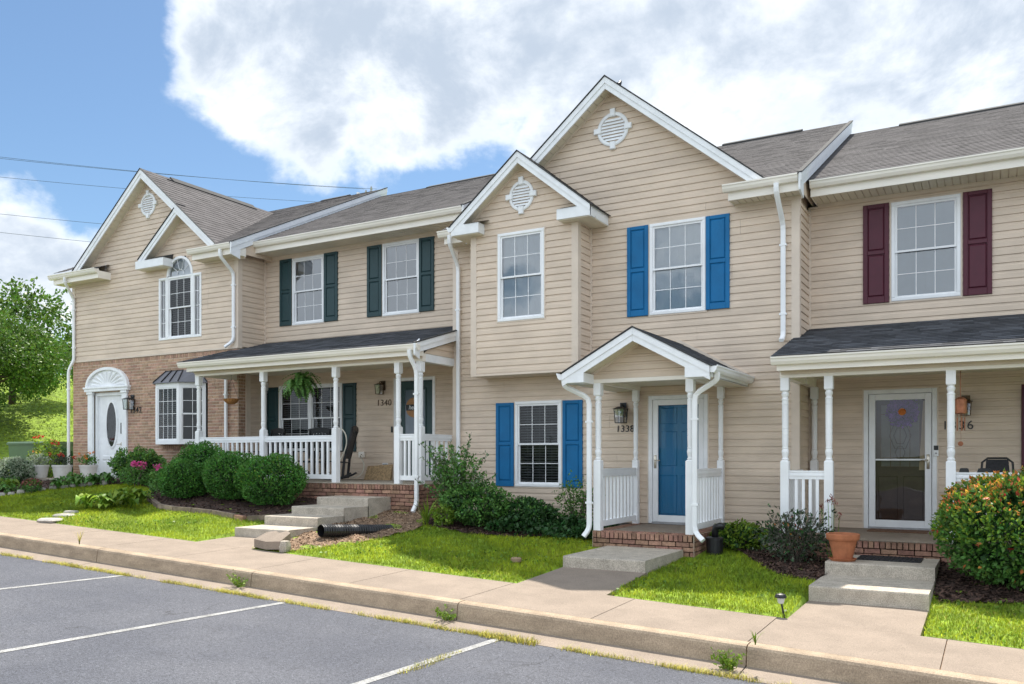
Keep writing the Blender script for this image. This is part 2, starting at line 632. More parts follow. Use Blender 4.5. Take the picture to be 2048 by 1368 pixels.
def copy_tree(o, loc, rotz=0, scale=None, label=None):
    def rec(q, par):
        c = q.copy()
        COL.objects.link(c)
        if par is not None:
            c.parent = par
        for ch in kids.get(q.name, []):
            rec(ch, c)
        return c
    kids = {}
    for q in bpy.data.objects:
        if q.parent:
            kids.setdefault(q.parent.name, []).append(q)
    r = rec(o, None)
    r.location = loc
    r.rotation_euler = (0, 0, rotz)
    if scale:
        r.scale = (scale,) * 3
    if label:
        r['label'] = label
    return r


def project(p):
    r = p[0] * CY + p[1] * SY
    d = max(.3, -p[0] * SY + p[1] * CY)
    return (1024 + F_PX * r / d, HORIZ - F_PX * p[2] / d)


def px_area(vs):
    q = [project(p) for p in vs]
    a = 0
    for i in range(len(q)):
        x0, y0 = q[i]
        x1, y1 = q[(i + 1) % len(q)]
        a += x0 * y1 - x1 * y0
    cx = sum(x for x, y in q) / len(q)
    cy = sum(y for x, y in q) / len(q)
    k = 1.0 if -40 < cx < 2088 and -40 < cy < 1400 else .01
    return abs(a) / 2 * k


def emit(name, stuff_name, pieces, m, parent, limit=300, minpx=0):
    """pieces: (score, verts, faces). The largest are parts, the rest one joined part."""
    pieces = sorted(pieces, key=lambda q: -q[0])
    rest = MB()
    for i, (sc, vs, fs) in enumerate(pieces):
        if i < limit and sc > minpx:
            b = MB()
            b.add(vs, fs)
            new(name, b, m, parent)
        else:
            rest.add(vs, fs)
    if rest.f:
        new(stuff_name, rest, m, parent, kind='stuff')


# ------------------------------------------------------------------ building pieces
EXPO = .1206
PROF = [(0, .020), (.60, .0165), (.70, .0095), (.95, .0065), (1.0, .001)]


def cut(a, b, rng, ops):
    """intervals at heights a and b left after the openings; returns (ua0, ua1, ub0, ub1)"""
    mid = (a + b) / 2
    ra, rb = rng(a), rng(b)
    segs = [(ra[0], ra[1], rb[0], rb[1])]
    for (u0, u1, z0, z1) in ops:
        if not (z0 < mid < z1):
            continue
        nxt = []
        for (p, q, r_, s_) in segs:
            if u1 <= min(p, r_) or u0 >= max(q, s_):
                nxt.append((p, q, r_, s_))
                continue
            if u0 > min(p, r_):
                nxt.append((min(p, u0), u0, min(r_, u0), u0))
            if u1 < max(q, s_):
                nxt.append((u1, max(q, u1), u1, max(s_, u1)))
        segs = nxt
    return [q for q in segs if q[1] - q[0] > .002 or q[3] - q[2] > .002]


def siding(par, fr, rng, z0, z1, ops=(), m='siding', phase=None, name='siding_panel'):
    if not callable(rng):
        r0 = rng
        rng = lambda z: r0
    base = z0 if phase is None else phase + EXPO * math.floor((z0 - phase) / EXPO + 1e-6)
    k = 0
    all_ops = tuple(ops)
    w_ = rng(z0)
    seams = ()
    while base + k * EXPO < z1 - 1e-4:
        zb = base + k * EXPO
        zt = zb + EXPO
        if w_[1] - w_[0] > 3.5 and k % 2 == 0:
            s_ = random.uniform(w_[0] + .8, w_[1] - .8)
            seams = ((s_, s_ + .0025, -99, 99),)
        ops = all_ops + seams
        k += 1
        cuts = {max(zb, z0), min(zt, z1)}
        for t, o in PROF:
            z = zb + t * EXPO
            if z0 < z < z1:
                cuts.add(z)
        for q in ops:
            for z in q[2:4]:
                if max(zb, z0) < z < min(zt, z1):
                    cuts.add(z)
        cs = sorted(cuts)

        def off(z):
            t = (z - zb) / EXPO
            for (t0, o0), (t1, o1) in zip(PROF, PROF[1:]):
                if t <= t1 + 1e-6:
                    return o0 + (o1 - o0) * max(0, (t - t0)) / (t1 - t0)
            return PROF[-1][1]
        segs = []
        for i, (a, c) in enumerate(zip(cs, cs[1:])):
            if c - a < 1e-5:
                continue
            for s in cut(a, c, rng, ops):
                segs.append([i, a, c, s, len(segs)])
        # runs of one board that touch each other are one panel
        for i in range(len(segs)):
            for j in range(i):
                A, B = segs[i], segs[j]
                if A[0] - B[0] <= 1 and A[3][0] < B[3][3] - .001 and A[3][1] > B[3][2] + .001:
                    ga, gb = A[4], B[4]
                    for q in segs:
                        if q[4] == ga:
                            q[4] = gb
        runs = {}
        for q in segs:
            runs.setdefault(q[4], []).append(q)
        for run in runs.values():
            b = MB()
            idx = {}

            def V(u, o, z):
                key = (round(u, 4), round(o, 4), round(z, 4))
                if key not in idx:
                    idx[key] = len(b.v)
                    b.v.append(fr.p(u, o, z))
                return idx[key]
            for (i, a, c, (p, q, r_, s_), g_) in run:
                b.f.append((V(p, off(a), a), V(q, off(a), a), V(s_, off(c), c), V(r_, off(c), c)))
                if abs(a - zb) < 1e-5:
                    b.f.append((V(p, 0, a), V(q, 0, a), V(q, off(a), a), V(p, off(a), a)))
            new(name, b, m, par)


def bricks(acc, mortar, fr, rng, z0, z1, ops=(), L=.213, H=.0735, rowlock=(), joint=.011, proud=.007):
    if not callable(rng):
        r0 = rng
        rng = lambda z: r0
    zs = sorted({z0, z1} | {z for q in ops for z in q[2:4] if z0 < z < z1})
    for a, c in zip(zs, zs[1:]):
        for (p, q, r_, s_) in cut(a, c, rng, ops):
            mortar.quad(fr.p(p, 0, a), fr.p(q, 0, a), fr.p(s_, 0, c), fr.p(r_, 0, c))
    rows = []
    z = z1
    k = 0
    while z > z0 + .01:
        h = .107 if k in rowlock else H
        rows.append((max(z - h, z0), z, k in rowlock, k))
        z -= h
        k += 1
    for (a, c, rl, k) in rows:
        if c - a < .02:
            continue
        step = .0735 if rl else L
        for (p, q, r_, s_) in cut(a, c, rng, ops):
            u0, u1 = max(p, r_), min(q, s_)
            st = 0 if rl else (L / 2 if k % 2 else 0)
            n0 = math.floor((u0 - st) / step)
            u = n0 * step + st
            while u < u1:
                x0, x1 = max(u, u0) + joint / 2, min(u + step, u1) - joint / 2
                if x1 - x0 > .015:
                    e = proud + random.uniform(-.002, .003)
                    y0, y1 = a + joint / 2, c - joint / 2
                    vs = [fr.p(x0, 0, y0), fr.p(x1, 0, y0), fr.p(x1, 0, y1), fr.p(x0, 0, y1),
                          fr.p(x0 + .002, e, y0 + .002), fr.p(x1 - .002, e, y0 + .002), fr.p(x1 - .002, e, y1 - .002), fr.p(x0 + .002, e, y1 - .002)]
                    fs = [(4, 5, 6, 7), (0, 1, 5, 4), (1, 2, 6, 5), (2, 3, 7, 6), (3, 0, 4, 7)]
                    acc.append((px_area(vs[4:]), vs, fs))
                u += step


def shingles(acc, O, U, V, rng, vmax, expo=.142, under=None):
    """O eave corner, U along the eave, V up the slope, rng(v) -> (u0, u1)"""
    O, U, V = Vector(O), Vector(U).normalized(), Vector(V).normalized()
    N = U.cross(V)
    if N.z < 0:
        N = -N
    v = -.02
    k = 0
    while v < vmax - .01:
        vt = min(v + expo, vmax)
        ra, rb = rng(max(v, 0)), rng(vt)
        lo, hi = min(ra[0], rb[0]), max(ra[1], rb[1])
        u = lo - random.uniform(0, .3)
        while u < hi:
            w = random.choice((.14, .2, .26, .33, .4))
            a0, a1 = max(u, ra[0]), min(u + w, ra[1])
            b0, b1 = max(u, rb[0]), min(u + w, rb[1])
            if a1 - a0 < .004 and b1 - b0 < .004:
                u += w
                continue
            if a1 < a0:
                a0 = a1 = min(max(u + w / 2, ra[0]), ra[1])
            if b1 < b0:
                b0 = b1 = min(max(u + w / 2, rb[0]), rb[1])
            th = random.choice((.006, .006, .008))

            def P(x, y, n):
                return tuple(O + U * x + V * y + N * n)
            vs = [P(a0, v, th + .004), P(a1, v, th + .004), P(b1, vt + .004, .003), P(b0, vt + .004, .003), P(a0, v, 0), P(a1, v, 0), P(b1, vt, 0), P(b0, vt, 0)]
            fs = [(0, 1, 2, 3), (4, 5, 1, 0), (7, 4, 0, 3), (5, 6, 2, 1)]
            acc.append((px_area(vs[:4]), vs, fs))
            u += w
        v = vt
        k += 1
    if under is not None:
        n = 8
        for i in range(n):
            v0, v1 = vmax * i / n, vmax * (i + 1) / n
            ra, rb = rng(v0), rng(v1)
            under.quad(*[tuple(O + U * x + V * y - N * .004) for x, y in ((ra[0], v0), (ra[1], v0), (rb[1], v1), (rb[0], v1))])


def gutter(par, x0, x1, yf, ztop, m='cream_metal', axis='x', sgn=-1, h=.115, d=.115):
    """K-style gutter on a fascia whose face is at yf, hanging from ztop"""
    b = MB()
    s = sgn
    poly = [(yf, ztop), (yf + s * .01, ztop - .015), (yf + s * (d - .012), ztop - .015), (yf + s * (d - .012), ztop), (yf + s * d, ztop), (yf + s * d, ztop - .022),
            (yf + s * (d - .012), ztop - .035), (yf + s * (d - .02), ztop - .07), (yf + s * (d - .045), ztop - h + .004), (yf + s * (d - .05), ztop - h), (yf, ztop - h)]
    b.prism(poly, axis, x0, x1)
    return new('gutter', b, m, par)


def downspout(par, path, m='white_vinyl', w=.075, d=.055):
    b = MB()
    # rounded elbows
    P = [Vector(p) for p in path]
    q = [P[0]]
    for i in range(1, len(P) - 1):
        a, c = (P[i - 1] - P[i]), (P[i + 1] - P[i])
        r = min(.09, a.length * .45, c.length * .45)
        for t in (0, .5, 1):
            e0, e1 = P[i] + a.normalized() * r, P[i] + c.normalized() * r
            q.append((e0.lerp(P[i], t)).lerp(P[i].lerp(e1, t), t))
    q.append(P[-1])
    # frame with the wide side facing the street
    ring0 = len(b.v)
    for i, p in enumerate(q):
        dr = (q[min(i + 1, len(q) - 1)] - q[max(i - 1, 0)]).normalized()
        a = Vector((1, 0, 0))
        a = a - dr * a.dot(dr)
        if a.length < .2:
            a = Vector((0, 0, 1)) - dr * dr.z
        a.normalize()
        c = dr.cross(a)
        for x, y in ((-.5, -.35), (-.35, -.5), (.35, -.5), (.5, -.35), (.5, .35), (.35, .5), (-.35, .5), (-.5, .35)):
            b.v.append(tuple(p + a * x * w + c * y * d))
    for i in range(len(q) - 1):
        for k in range(8):
            b.f.append((ring0 + i * 8 + k, ring0 + i * 8 + (k + 1) % 8, ring0 + (i + 1) * 8 + (k + 1) % 8, ring0 + (i + 1) * 8 + k))
    b.f.append(tuple(range(ring0 + 7, ring0 - 1, -1)))
    b.f.append(tuple(range(len(b.v) - 8, len(b.v))))
    ds = new('downspout', b, m, par)
    for p_, q_ in zip(P, P[1:]):
        if abs(p_.x - q_.x) < .02 and p_.z - q_.z > 1.0:
            for t in (.18, .80):
                z = p_.z + (q_.z - p_.z) * t
                s = MB()
                s.box(p_.x - w * .5 - .018, p_.x + w * .5 + .018, p_.y - d * .5 - .005, p_.y + d * .5, z - .016, z + .016)
                new('strap', s, m, ds)
    return ds


def blinds(par, fr, u0, u1, z0, z1, o, m, tilt, pitch=.05):
    b = MB()
    z = z1 - .03
    w = .05
    while z > z0 + .01:
        dz, do = w / 2 * math.sin(tilt), w / 2 * math.cos(tilt)
        b.quad(fr.p(u0, o + do, z - dz), fr.p(u1, o + do, z - dz), fr.p(u1, o - do, z + dz), fr.p(u0, o - do, z + dz))
        z -= pitch
    b.fbox(fr, u0, u1, o - .02, o + .02, z1 - .03, z1)
    for t in (.2, .5, .8):
        x = u0 + (u1 - u0) * t
        b.fbox(fr, x - .002, x + .002, o + .026, o + .028, z0, z1)
    return new('blind', b, m, par, kind='stuff')


def sash(win, fr, u0, u1, z0, z1, o, cols, rows, gl, border=.032, mw=.011):
    b = MB()
    for (a, c, e, g_) in ((u0, u1, z0, z0 + border), (u0, u1, z1 - border, z1), (u0, u0 + border, z0 + border, z1 - border), (u1 - border, u1, z0 + border, z1 - border)):
        b.fbox(fr, a, c, o - .03, o, e, g_)
    new('sash', b, 'white_vinyl', win)
    a0, a1, c0, c1 = u0 + border, u1 - border, z0 + border, z1 - border
    mu = MB()
    for i in range(1, cols):
        x = a0 + (a1 - a0) * i / cols
        mu.fbox(fr, x - mw / 2, x + mw / 2, o - .017, o - .009, c0, c1)
    for j in range(1, rows):
        z = c0 + (c1 - c0) * j / rows
        mu.fbox(fr, a0, a1, o - .0165, o - .0095, z - mw / 2, z + mw / 2)
    if mu.f:
        new('muntins', mu, 'white_vinyl', win)
    for i in range(cols):
        for j in range(rows):
            x0, x1 = a0 + (a1 - a0) * i / cols, a0 + (a1 - a0) * (i + 1) / cols
            y0, y1 = c0 + (c1 - c0) * j / rows, c0 + (c1 - c0) * (j + 1) / rows
            q = MB()
            q.quad(fr.p(x0, o - .013, y0), fr.p(x1, o - .013, y0), fr.p(x1, o - .013, y1), fr.p(x0, o - .013, y1))
            new('pane', q, gl, win)


def niche(win, fr, u0, u1, z0, z1, depth, m='interior', o=-.045):
    b = MB()
    b.quad(fr.p(u0, -depth, z0), fr.p(u1, -depth, z0), fr.p(u1, -depth, z1), fr.p(u0, -depth, z1))
    for (a, c) in (((u0, z0), (u1, z0)), ((u1, z0), (u1, z1)), ((u1, z1), (u0, z1)), ((u0, z1), (u0, z0))):
        b.quad(fr.p(a[0], o, a[1]), fr.p(c[0], o, c[1]), fr.p(c[0], -depth, c[1]), fr.p(a[0], -depth, a[1]))
    new('window_reveal', b, m, win)


def window(par, fr, u0, u1, z0, z1, blind='blind_white', tilt=1.15, cols=3, rows=2, gl='glass', single=False, channel=True, fixed=False, mull=False, pitch=.05, fw=.055, label=None):
    b = MB()
    for (a, c, e, g_) in ((u0, u1, z0, z0 + fw), (u0, u1, z1 - fw, z1), (u0, u0 + fw, z0 + fw, z1 - fw), (u1 - fw, u1, z0 + fw, z1 - fw)):
        b.bevbox(fr, a, c, -.05, .036, e, g_, .008)
    win = new('window', b, 'white_vinyl', par, label=label)
    if channel:
        c = MB()
        k = .022
        for (a, d, e, g_) in ((u0 - k, u1 + k, z0 - k, z0), (u0 - k, u1 + k, z1, z1 + k), (u0 - k, u0, z0, z1), (u1, u1 + k, z0, z1)):
            c.fbox(fr, a, d, -.01, .024, e, g_)
        new('trim_channel', c, 'corner_trim', win)
    groups = [(u0 + fw, u1 - fw)]
    if mull:
        um = (u0 + u1) / 2
        q = MB()
        q.fbox(fr, um - .045, um + .045, -.05, .03, z0 + fw, z1 - fw)
        new('mullion', q, 'white_vinyl', win)
        groups = [(u0 + fw, um - .045), (um + .045, u1 - fw)]
    for (a, d) in groups:
        if fixed:
            sash(win, fr, a, d, z0 + fw, z1 - fw, .012, cols, rows, gl)
        else:
            zm = (z0 + z1) / 2
            sash(win, fr, a, d, zm - .018, z1 - fw, .014, cols, rows, gl)
            sash(win, fr, a, d, z0 + fw, zm + .018, -.018, cols, rows, gl)
    niche(win, fr, u0 + fw, u1 - fw, z0 + fw, z1 - fw, .32 if blind in ('blind_dark', None) else .11, 'interior' if blind in ('blind_dark', None) else blind)
    if blind:
        for (a, d) in groups:
            blinds(win, fr, a + .01, d - .01, z0 + fw, z1 - fw, -.075, blind, tilt, pitch)
    return win


def shutter(par, fr, u0, u1, z0, z1, m):
    b = MB()
    st = (u1 - u0) * .17
    zm = z0 + (z1 - z0) * .51
    cells = [(z0 + .10, zm - .03), (zm + .03, z1 - .06)]
    b.fbox(fr, u0 + .005, u1 - .005, .005, .026, z0 + .005, z1 - .005)
    b.bevbox(fr, u0, u0 + st, .006, .047, z0, z1, .005)
    b.bevbox(fr, u1 - st, u1, .006, .047, z0, z1, .005)
    for (a, c) in ((z0, z0 + .10), (zm - .03, zm + .03), (z1 - .06, z1)):
        b.bevbox(fr, u0 + st, u1 - st, .006, .046, a, c, .005)
    sh = new('shutter', b, m, par)
    for (a, c) in cells:
        p = MB()
        p.bevbox(fr, u0 + st + .008, u1 - st - .008, .026, .044, a + .012, c - .012, .017)
        new('raised_panel', p, m, sh)
    return sh


def vent(par, fr, u, z, rx, rz):
    """round louvred gable vent with four keystones"""
    b = MB()
    n = 32
    ring = []
    for k in range(n):
        a = 2 * math.pi * k / n
        ring.append((math.cos(a), math.sin(a)))
    vs, fs = [], []
    for (s, o) in ((1.0, .0), (1.0, .035), (.93, .045), (.80, .045), (.78, .02)):
        vs += [fr.p(u + x * rx * s, o, z + y * rz * s) for x, y in ring]
    for i in range(4):
        for k in range(n):
            fs.append((i * n + k, i * n + (k + 1) % n, (i + 1) * n + (k + 1) % n, (i + 1) * n + k))
    b.add(vs, fs)
    b.add([fr.p(u + x * rx * .8, .008, z + y * rz * .8) for x, y in ring], [tuple(range(n))])
    v = new('gable_vent', b, 'white_paint', par)
    for a in (0, 90, 180, 270):
        q = MB()
        x, y = math.cos(R(a)), math.sin(R(a))
        cx, cz = u + x * rx * .97, z + y * rz * .97
        q.bevbox(fr, cx - .05 - .02 * abs(x), cx + .05 + .02 * abs(x), .0, .065, cz - .05 - .02 * abs(y), cz + .05 + .02 * abs(y), .01)
        new('keystone', q, 'white_paint', v)
    nl = 7
    for k in range(nl):
        zz = -.66 + 1.32 * (k + .5) / nl
        hw = math.sqrt(max(0, .78 ** 2 - zz ** 2)) * rx
        q = MB()
        dz = 1.32 / nl * rz * .5
        c = z + zz * rz
        q.hull8([fr.p(u - hw, .040, c - dz), fr.p(u + hw, .040, c - dz), fr.p(u + hw, .034, c - dz), fr.p(u - hw, .034, c - dz)],
                [fr.p(u - hw, .016, c + dz * .8), fr.p(u + hw, .016, c + dz * .8), fr.p(u + hw, .010, c + dz * .8), fr.p(u - hw, .010, c + dz * .8)])
        new('louver', q, 'white_paint', v)


def rake(par, x0, z0, x1, z1, yf, yw, h=.215, m='white_paint', soff=True, acc=None, roofm='shingle'):
    """sloped fascia seen from the street; (x0,z0) eave end and (x1,z1) ridge end of its top edge"""
    def line(y0, y1, dz0, dz1):
        b = MB()
        b.hull8([(x0, y0, z0 + dz0), (x1, y0, z1 + dz0), (x1, y0, z1 + dz1), (x0, y0, z0 + dz1)],
                [(x0, y1, z0 + dz0), (x1, y1, z1 + dz0), (x1, y1, z1 + dz1), (x0, y1, z0 + dz1)])
        return b
    b = line(yf, yf + .03, -h, 0)
    q = line(yf - .014, yf - .001, -h * .52, -.006)
    b.add(q.v, q.f)
    new('rake_board', b, m, par)
    e = line(yf - .03, yf + .05, .004, .022)
    new('drip_edge', e, 'roof_felt', par)
    if soff:
        L = math.hypot(x1 - x0, z1 - z0)
        n = max(1, int(L / .16))
        for i in range(n):
            t0, t1 = i / n + .0008, (i + 1) / n - .0018
            xa, xb = x0 + (x1 - x0) * t0, x0 + (x1 - x0) * t1
            za, zb = z0 + (z1 - z0) * t0 - h * .80, z0 + (z1 - z0) * t1 - h * .80
            b = MB()
            b.hull8([(xa, yf + .03, za), (xb, yf + .03, zb), (xb, yw, zb), (xa, yw, za)],
                    [(xa, yf + .03, za + .01), (xb, yf + .03, zb + .01), (xb, yw, zb + .01), (xa, yw, za + .01)])
            new('soffit_panel', b, 'soffit', par)
        b = MB()
        g_ = h * .80
        b.hull8([(x0, yw - .022, z0 - g_ - .045), (x1, yw - .022, z1 - g_ - .045), (x1, yw - .022, z1 - g_ + .012), (x0, yw - .022, z0 - g_ + .012)],
                [(x0, yw, z0 - g_ - .045), (x1, yw, z1 - g_ - .045), (x1, yw, z1 - g_ + .012), (x0, yw, z0 - g_ + .012)])
        new('frieze_trim', b, 'corner_trim', par)


def siderake(par, x, y0, z0, y1, z1, h=.23, foot=.14):
    """sloped white board on the right end of a roof, facing +x"""
    b = MB()

    def line(xa, xb, d0, d1):
        q = MB()
        q.hull8([(xa, y0, z0 + d0), (xa, y1, z1 + d0), (xa, y1, z1 + d1), (xa, y0, z0 + d1)],
                [(xb, y0, z0 + d0), (xb, y1, z1 + d0), (xb, y1, z1 + d1), (xb, y0, z0 + d1)])
        return q
    q = line(x - .03, x, -h, 0)
    b.add(q.v, q.f)
    q = line(x + .001, x + .016, -h * .5, -.006)
    b.add(q.v, q.f)
    b.prism([(y0 + .01, z0 - .02), (y0 + .01, z0 - h - .02), (y0 + foot * 2, z0 - h - .09), (y0 + foot * 2 + .001, z0 + .1)], 'x', x - .029, x - .002)
    new('rake_board', b, 'white_paint', par)
    e = line(x - .05, x + .03, .004, .022)
    new('drip_edge', e, 'roof_felt', par)


def eave(par, x0, x1, yf, yw, ztop, gx=None, panels=True, gm='cream_metal', ends=(True, True), fh=.24):
    """gutter, fascia and panelled soffit"""
    g0, g1 = gx or (x0 - .05, x1)
    gutter(par, g0, g1, yf, ztop, gm)
    b = MB()
    b.box(x0, x1, yf, yf + .025, ztop - fh, ztop - .004)
    if ends[0]:
        b.box(x0, x0 + .02, yf + .025, yw - .002, ztop - fh, ztop - .05)
    if ends[1]:
        b.box(x1 - .02, x1, yf + .025, yw - .002, ztop - fh, ztop - .05)
    new('fascia', b, gm, par)
    zs = ztop - fh + .012
    n = max(1, int((x1 - x0) / .105))
    for i in range(n):
        xa, xb = x0 + .021 + (x1 - x0 - .042) * i / n, x0 + .021 + (x1 - x0 - .042) * (i + 1) / n - .012
        b = MB()
        b.box(xa, xb, yf + .026, yw - .02, zs, zs + .012)
        new('soffit_panel', b, 'soffit', par)
    b = MB()
    b.box(x0 + .021, x1 - .021, yf + .026, yw - .004, zs + .014, zs + .02)
    b.box(x0 + .021, x1 - .021, yw - .03, yw, zs - .05, zs + .004)
    new('soffit_channel', b, 'corner_trim', par)


def corner(par, x, y, z0, z1, w=.105, left=False):
    """L shaped outside corner post; the building lies behind y and to the left of x (or right when left)"""
    s = 1 if left else -1
    b = MB()
    b.prism([(x - s * .022, y - .022), (x + s * w, y - .022), (x + s * w, y + .0), (x, y), (x, y + w), (x - s * .022, y + w)], 'z', z0, z1)
    new('corner_post', b, 'corner_trim', par)


def post(par, x, y, z0, z1, w=.118, top=.2, sq=1.1, half=False):
    b = MB()
    h = w / 2
    c = .018
    zb = z0 + sq

    def sqr(za, zc, ca, cc):
        rings = [(za, h - (c if ca else 0)), (za + (c if ca else 0), h), (zc - (c if cc else 0), h), (zc, h - (c if cc else 0))]
        base = len(b.v)
        for z, r in rings:
            b.v.extend([(x - r, y - r, z), (x + r, y - r, z), (x + r, y + r, z), (x - r, y + r, z)])
        for i in range(3):
            for k in range(4):
                b.f.append((base + i * 4 + k, base + i * 4 + (k + 1) % 4, base + (i + 1) * 4 + (k + 1) % 4, base + (i + 1) * 4 + k))
        b.f.append((base + 3, base + 2, base + 1, base))
        b.f.append((base + 12, base + 13, base + 14, base + 15))
    sqr(z0, zb, False, True)
    sqr(z1 - top, z1, True, False)
    L = (z1 - top) - zb
    P = [(.040, 0), (.052, .012), (.052, .02), (.042, .03), (.040, .045), (.046, .075), (.053, .12), (.047, .155), (.040, .165), (.048, .172), (.048, .182), (.043, .19), (.047, .30),
         (.0475, .36), (.043, .365), (.0475, .37), (.0475, .45), (.043, .455), (.0475, .46), (.048, .80), (.043, .805), (.048, .81), (.048, .87), (.052, .88), (.052, .895), (.042, .905), (.040, .915), (.052, .95), (.055, .97), (.045, .985), (.04, 1.0)]
    k = w / .118
    b.lathe(x, y, [(r * k, zb + t * L) for r, t in P], 16)
    o = new('porch_post', b, 'white_vinyl', par)
    return o


def railing(par, p0, p1, ztop, zbot, n, name='porch_railing'):
    """p0, p1 (x, y) ends; top rail is the part, balusters hang below it"""
    d = Vector((p1[0] - p0[0], p1[1] - p0[1], 0))
    L = d.length
    U = (d.x / L, d.y / L)
    N = (U[1], -U[0])
    fr = Fr(p0, U, N)
    b = MB()
    for (o, a, c) in ((.026, ztop - .125, ztop - .028), (.034, ztop - .026, ztop), (.036, ztop - .078, ztop - .052)):
        b.fbox(fr, 0, L, -o, o, a, c)
    r = new(name, b, 'white_vinyl', par)
    q = MB()
    q.fbox(fr, 0, L, -.026, .026, zbot, zbot + .09)
    new('bottom_rail', q, 'white_vinyl', r)
    for i in range(n):
        u = L * (i + 1) / (n + 1)
        q = MB()
        q.fbox(fr, u - .021, u + .021, -.02, .02, zbot + .09, ztop - .125)
        new('baluster', q, 'white_vinyl', r)
    return r


def text_mesh(body, size, depth, loc, frame_rot, m, name, parent, shear=0.0, spacing=1.0):
    cu = bpy.data.curves.new(name, 'FONT')
    cu.body = body
    cu.size = size
    cu.extrude = depth
    cu.shear = shear
    cu.space_character = spacing
    cu.align_x = 'CENTER'
    cu.align_y = 'CENTER'
    to = bpy.data.objects.new(name, cu)
    COL.objects.link(to)
    dg = bpy.context.evaluated_depsgraph_get()
    me = bpy.data.meshes.new_from_object(to.evaluated_get(dg))
    bpy.data.objects.remove(to)
    M = Matrix.Translation(loc) @ Matrix.Rotation(R(90), 4, 'X') @ Matrix.Rotation(frame_rot, 4, 'Z')
    me.transform(M)
    me.materials.clear()
    me.materials.append(MATS[m])
    return link(name, me, parent)


def numbers(par, txt, fr_y, x, z, size, m, sp=.1, tilt=0):
    """house number: a plate-less row of digits, each its own piece"""
    for i, ch in enumerate(txt):
        text_mesh(ch, size, .006, (x + (i - (len(txt) - 1) / 2) * sp, fr_y, z), -tilt, m, 'house_number', par)



# ================================================================== HOUSES
PITCH = .49
COSP = 1 / math.hypot(1, PITCH)


def slope_roof(acc, under, x0, x1, ye, ze, yr, slope=PITCH, rngz=None):
    """street side of a roof: eave at (ye, ze), top at yr; rngz(z) -> (x0, x1) optional"""
    L = (yr - ye) * math.hypot(1, slope)
    c = 1 / math.hypot(1, slope)

    def rng(v):
        z = ze + v * c * slope
        return rngz(z) if rngz else (x0, x1)
    shingles(acc, (0, ye, ze), (1, 0, 0), (0, 1, slope), rng, L, under=under)


def gable_slope(acc, under, xr, zr, slope, half, yf, yback, right=True):
    """one side of a roof whose ridge runs away from the street; yback(z) -> y where it dies into the roof behind"""
    s = 1 if right else -1
    c = 1 / math.hypot(1, slope)
    L = half / c
    O = (xr + s * half, 0, zr - slope * half)
    V = (-s, 0, slope)

    def rng(v):
        z = zr - slope * half + v * c * slope
        return (yf, max(yf + .01, yback(z)))
    shingles(acc, O, (0, 1, 0), V, rng, L, under=under)


def shell(par, x0, x1, yf, z0, ze, yr, zr, m='siding'):
    """sides, rear and rear roof slope of a house (seen only from elsewhere, but they cast its shadow)"""
    b = MB()
    yb = 2 * yr - yf
    for x in (x0, x1):
        b.add([(x, yf + .02, z0), (x, yb, z0), (x, yb, ze), (x, yr, zr - .05), (x, yf + .02, ze)], [(0, 1, 2, 3, 4)])
    b.quad((x0, yb, z0), (x1, yb, z0), (x1, yb, ze), (x0, yb, ze))
    new('rear_wall', b, m, par)
    q = MB()
    q.hull8([(x0, yr + .002, zr), (x1, yr + .002, zr), (x1, yb + .4, ze - .2), (x0, yb + .4, ze - .2)],
            [(x0, yr + .002, zr - .08), (x1, yr + .002, zr - .08), (x1, yb + .4, ze - .28), (x0, yb + .4, ze - .28)])
    new('rear_roof', q, 'shingle', par)


def ridge_cap(par, x0, x1, y, z, h=.035, w=.16):
    b = MB()
    b.add([(x0, y - w, z - w * PITCH + h), (x1, y - w, z - w * PITCH + h), (x1, y, z + h), (x0, y, z + h), (x0, y + w, z - w * PITCH + h), (x1, y + w, z - w * PITCH + h),
           (x0, y - w, z - w * PITCH - .02), (x1, y - w, z - w * PITCH - .02), (x1, y + w, z - w * PITCH - .02), (x0, y + w, z - w * PITCH - .02)],
          [(0, 1, 2, 3), (3, 2, 5, 4), (6, 7, 1, 0), (4, 5, 8, 9), (0, 3, 4, 9, 6), (1, 7, 8, 5, 2)])
    new('ridge_vent', b, 'roof_felt', par)


def door_leaf(par, fr, u0, u1, z0, z1, o, m, panels, name='door'):
    b = MB()
    b.fbox(fr, u0, u1, o - .04, o, z0, z1)
    d = new(name, b, m, par)
    for (a, c, e, g_) in panels:
        p = MB()
        p.bevbox(fr, a, c, o - .01, o + .012, e, g_, .012)
        new('door_panel', p, m, d)
    return d


def casing(par, fr, u0, u1, z0, z1, w=.07, m='white_paint', o=.03):
    b = MB()
    b.bevbox(fr, u0 - w, u0, -.12, o, z0, z1 + w, .008)
    b.bevbox(fr, u1, u1 + w, -.12, o, z0, z1 + w, .008)
    b.bevbox(fr, u0, u1, -.12, o, z1, z1 + w, .008)
    c = new('door_frame', b, m, par)
    q = MB()
    k = .022
    q.fbox(fr, u0 - w - k, u0 - w, -.01, .024, z0, z1 + w + k)
    q.fbox(fr, u1 + w, u1 + w + k, -.01, .024, z0, z1 + w + k)
    q.fbox(fr, u0 - w, u1 + w, -.01, .024, z1 + w, z1 + w + k)
    new('trim_channel', q, 'corner_trim', c)
    t = MB()
    t.fbox(fr, u0, u1, -.12, .05, z0 - .005, z0 + .03)
    new('threshold', t, 'plastic_grey', c)
    return c


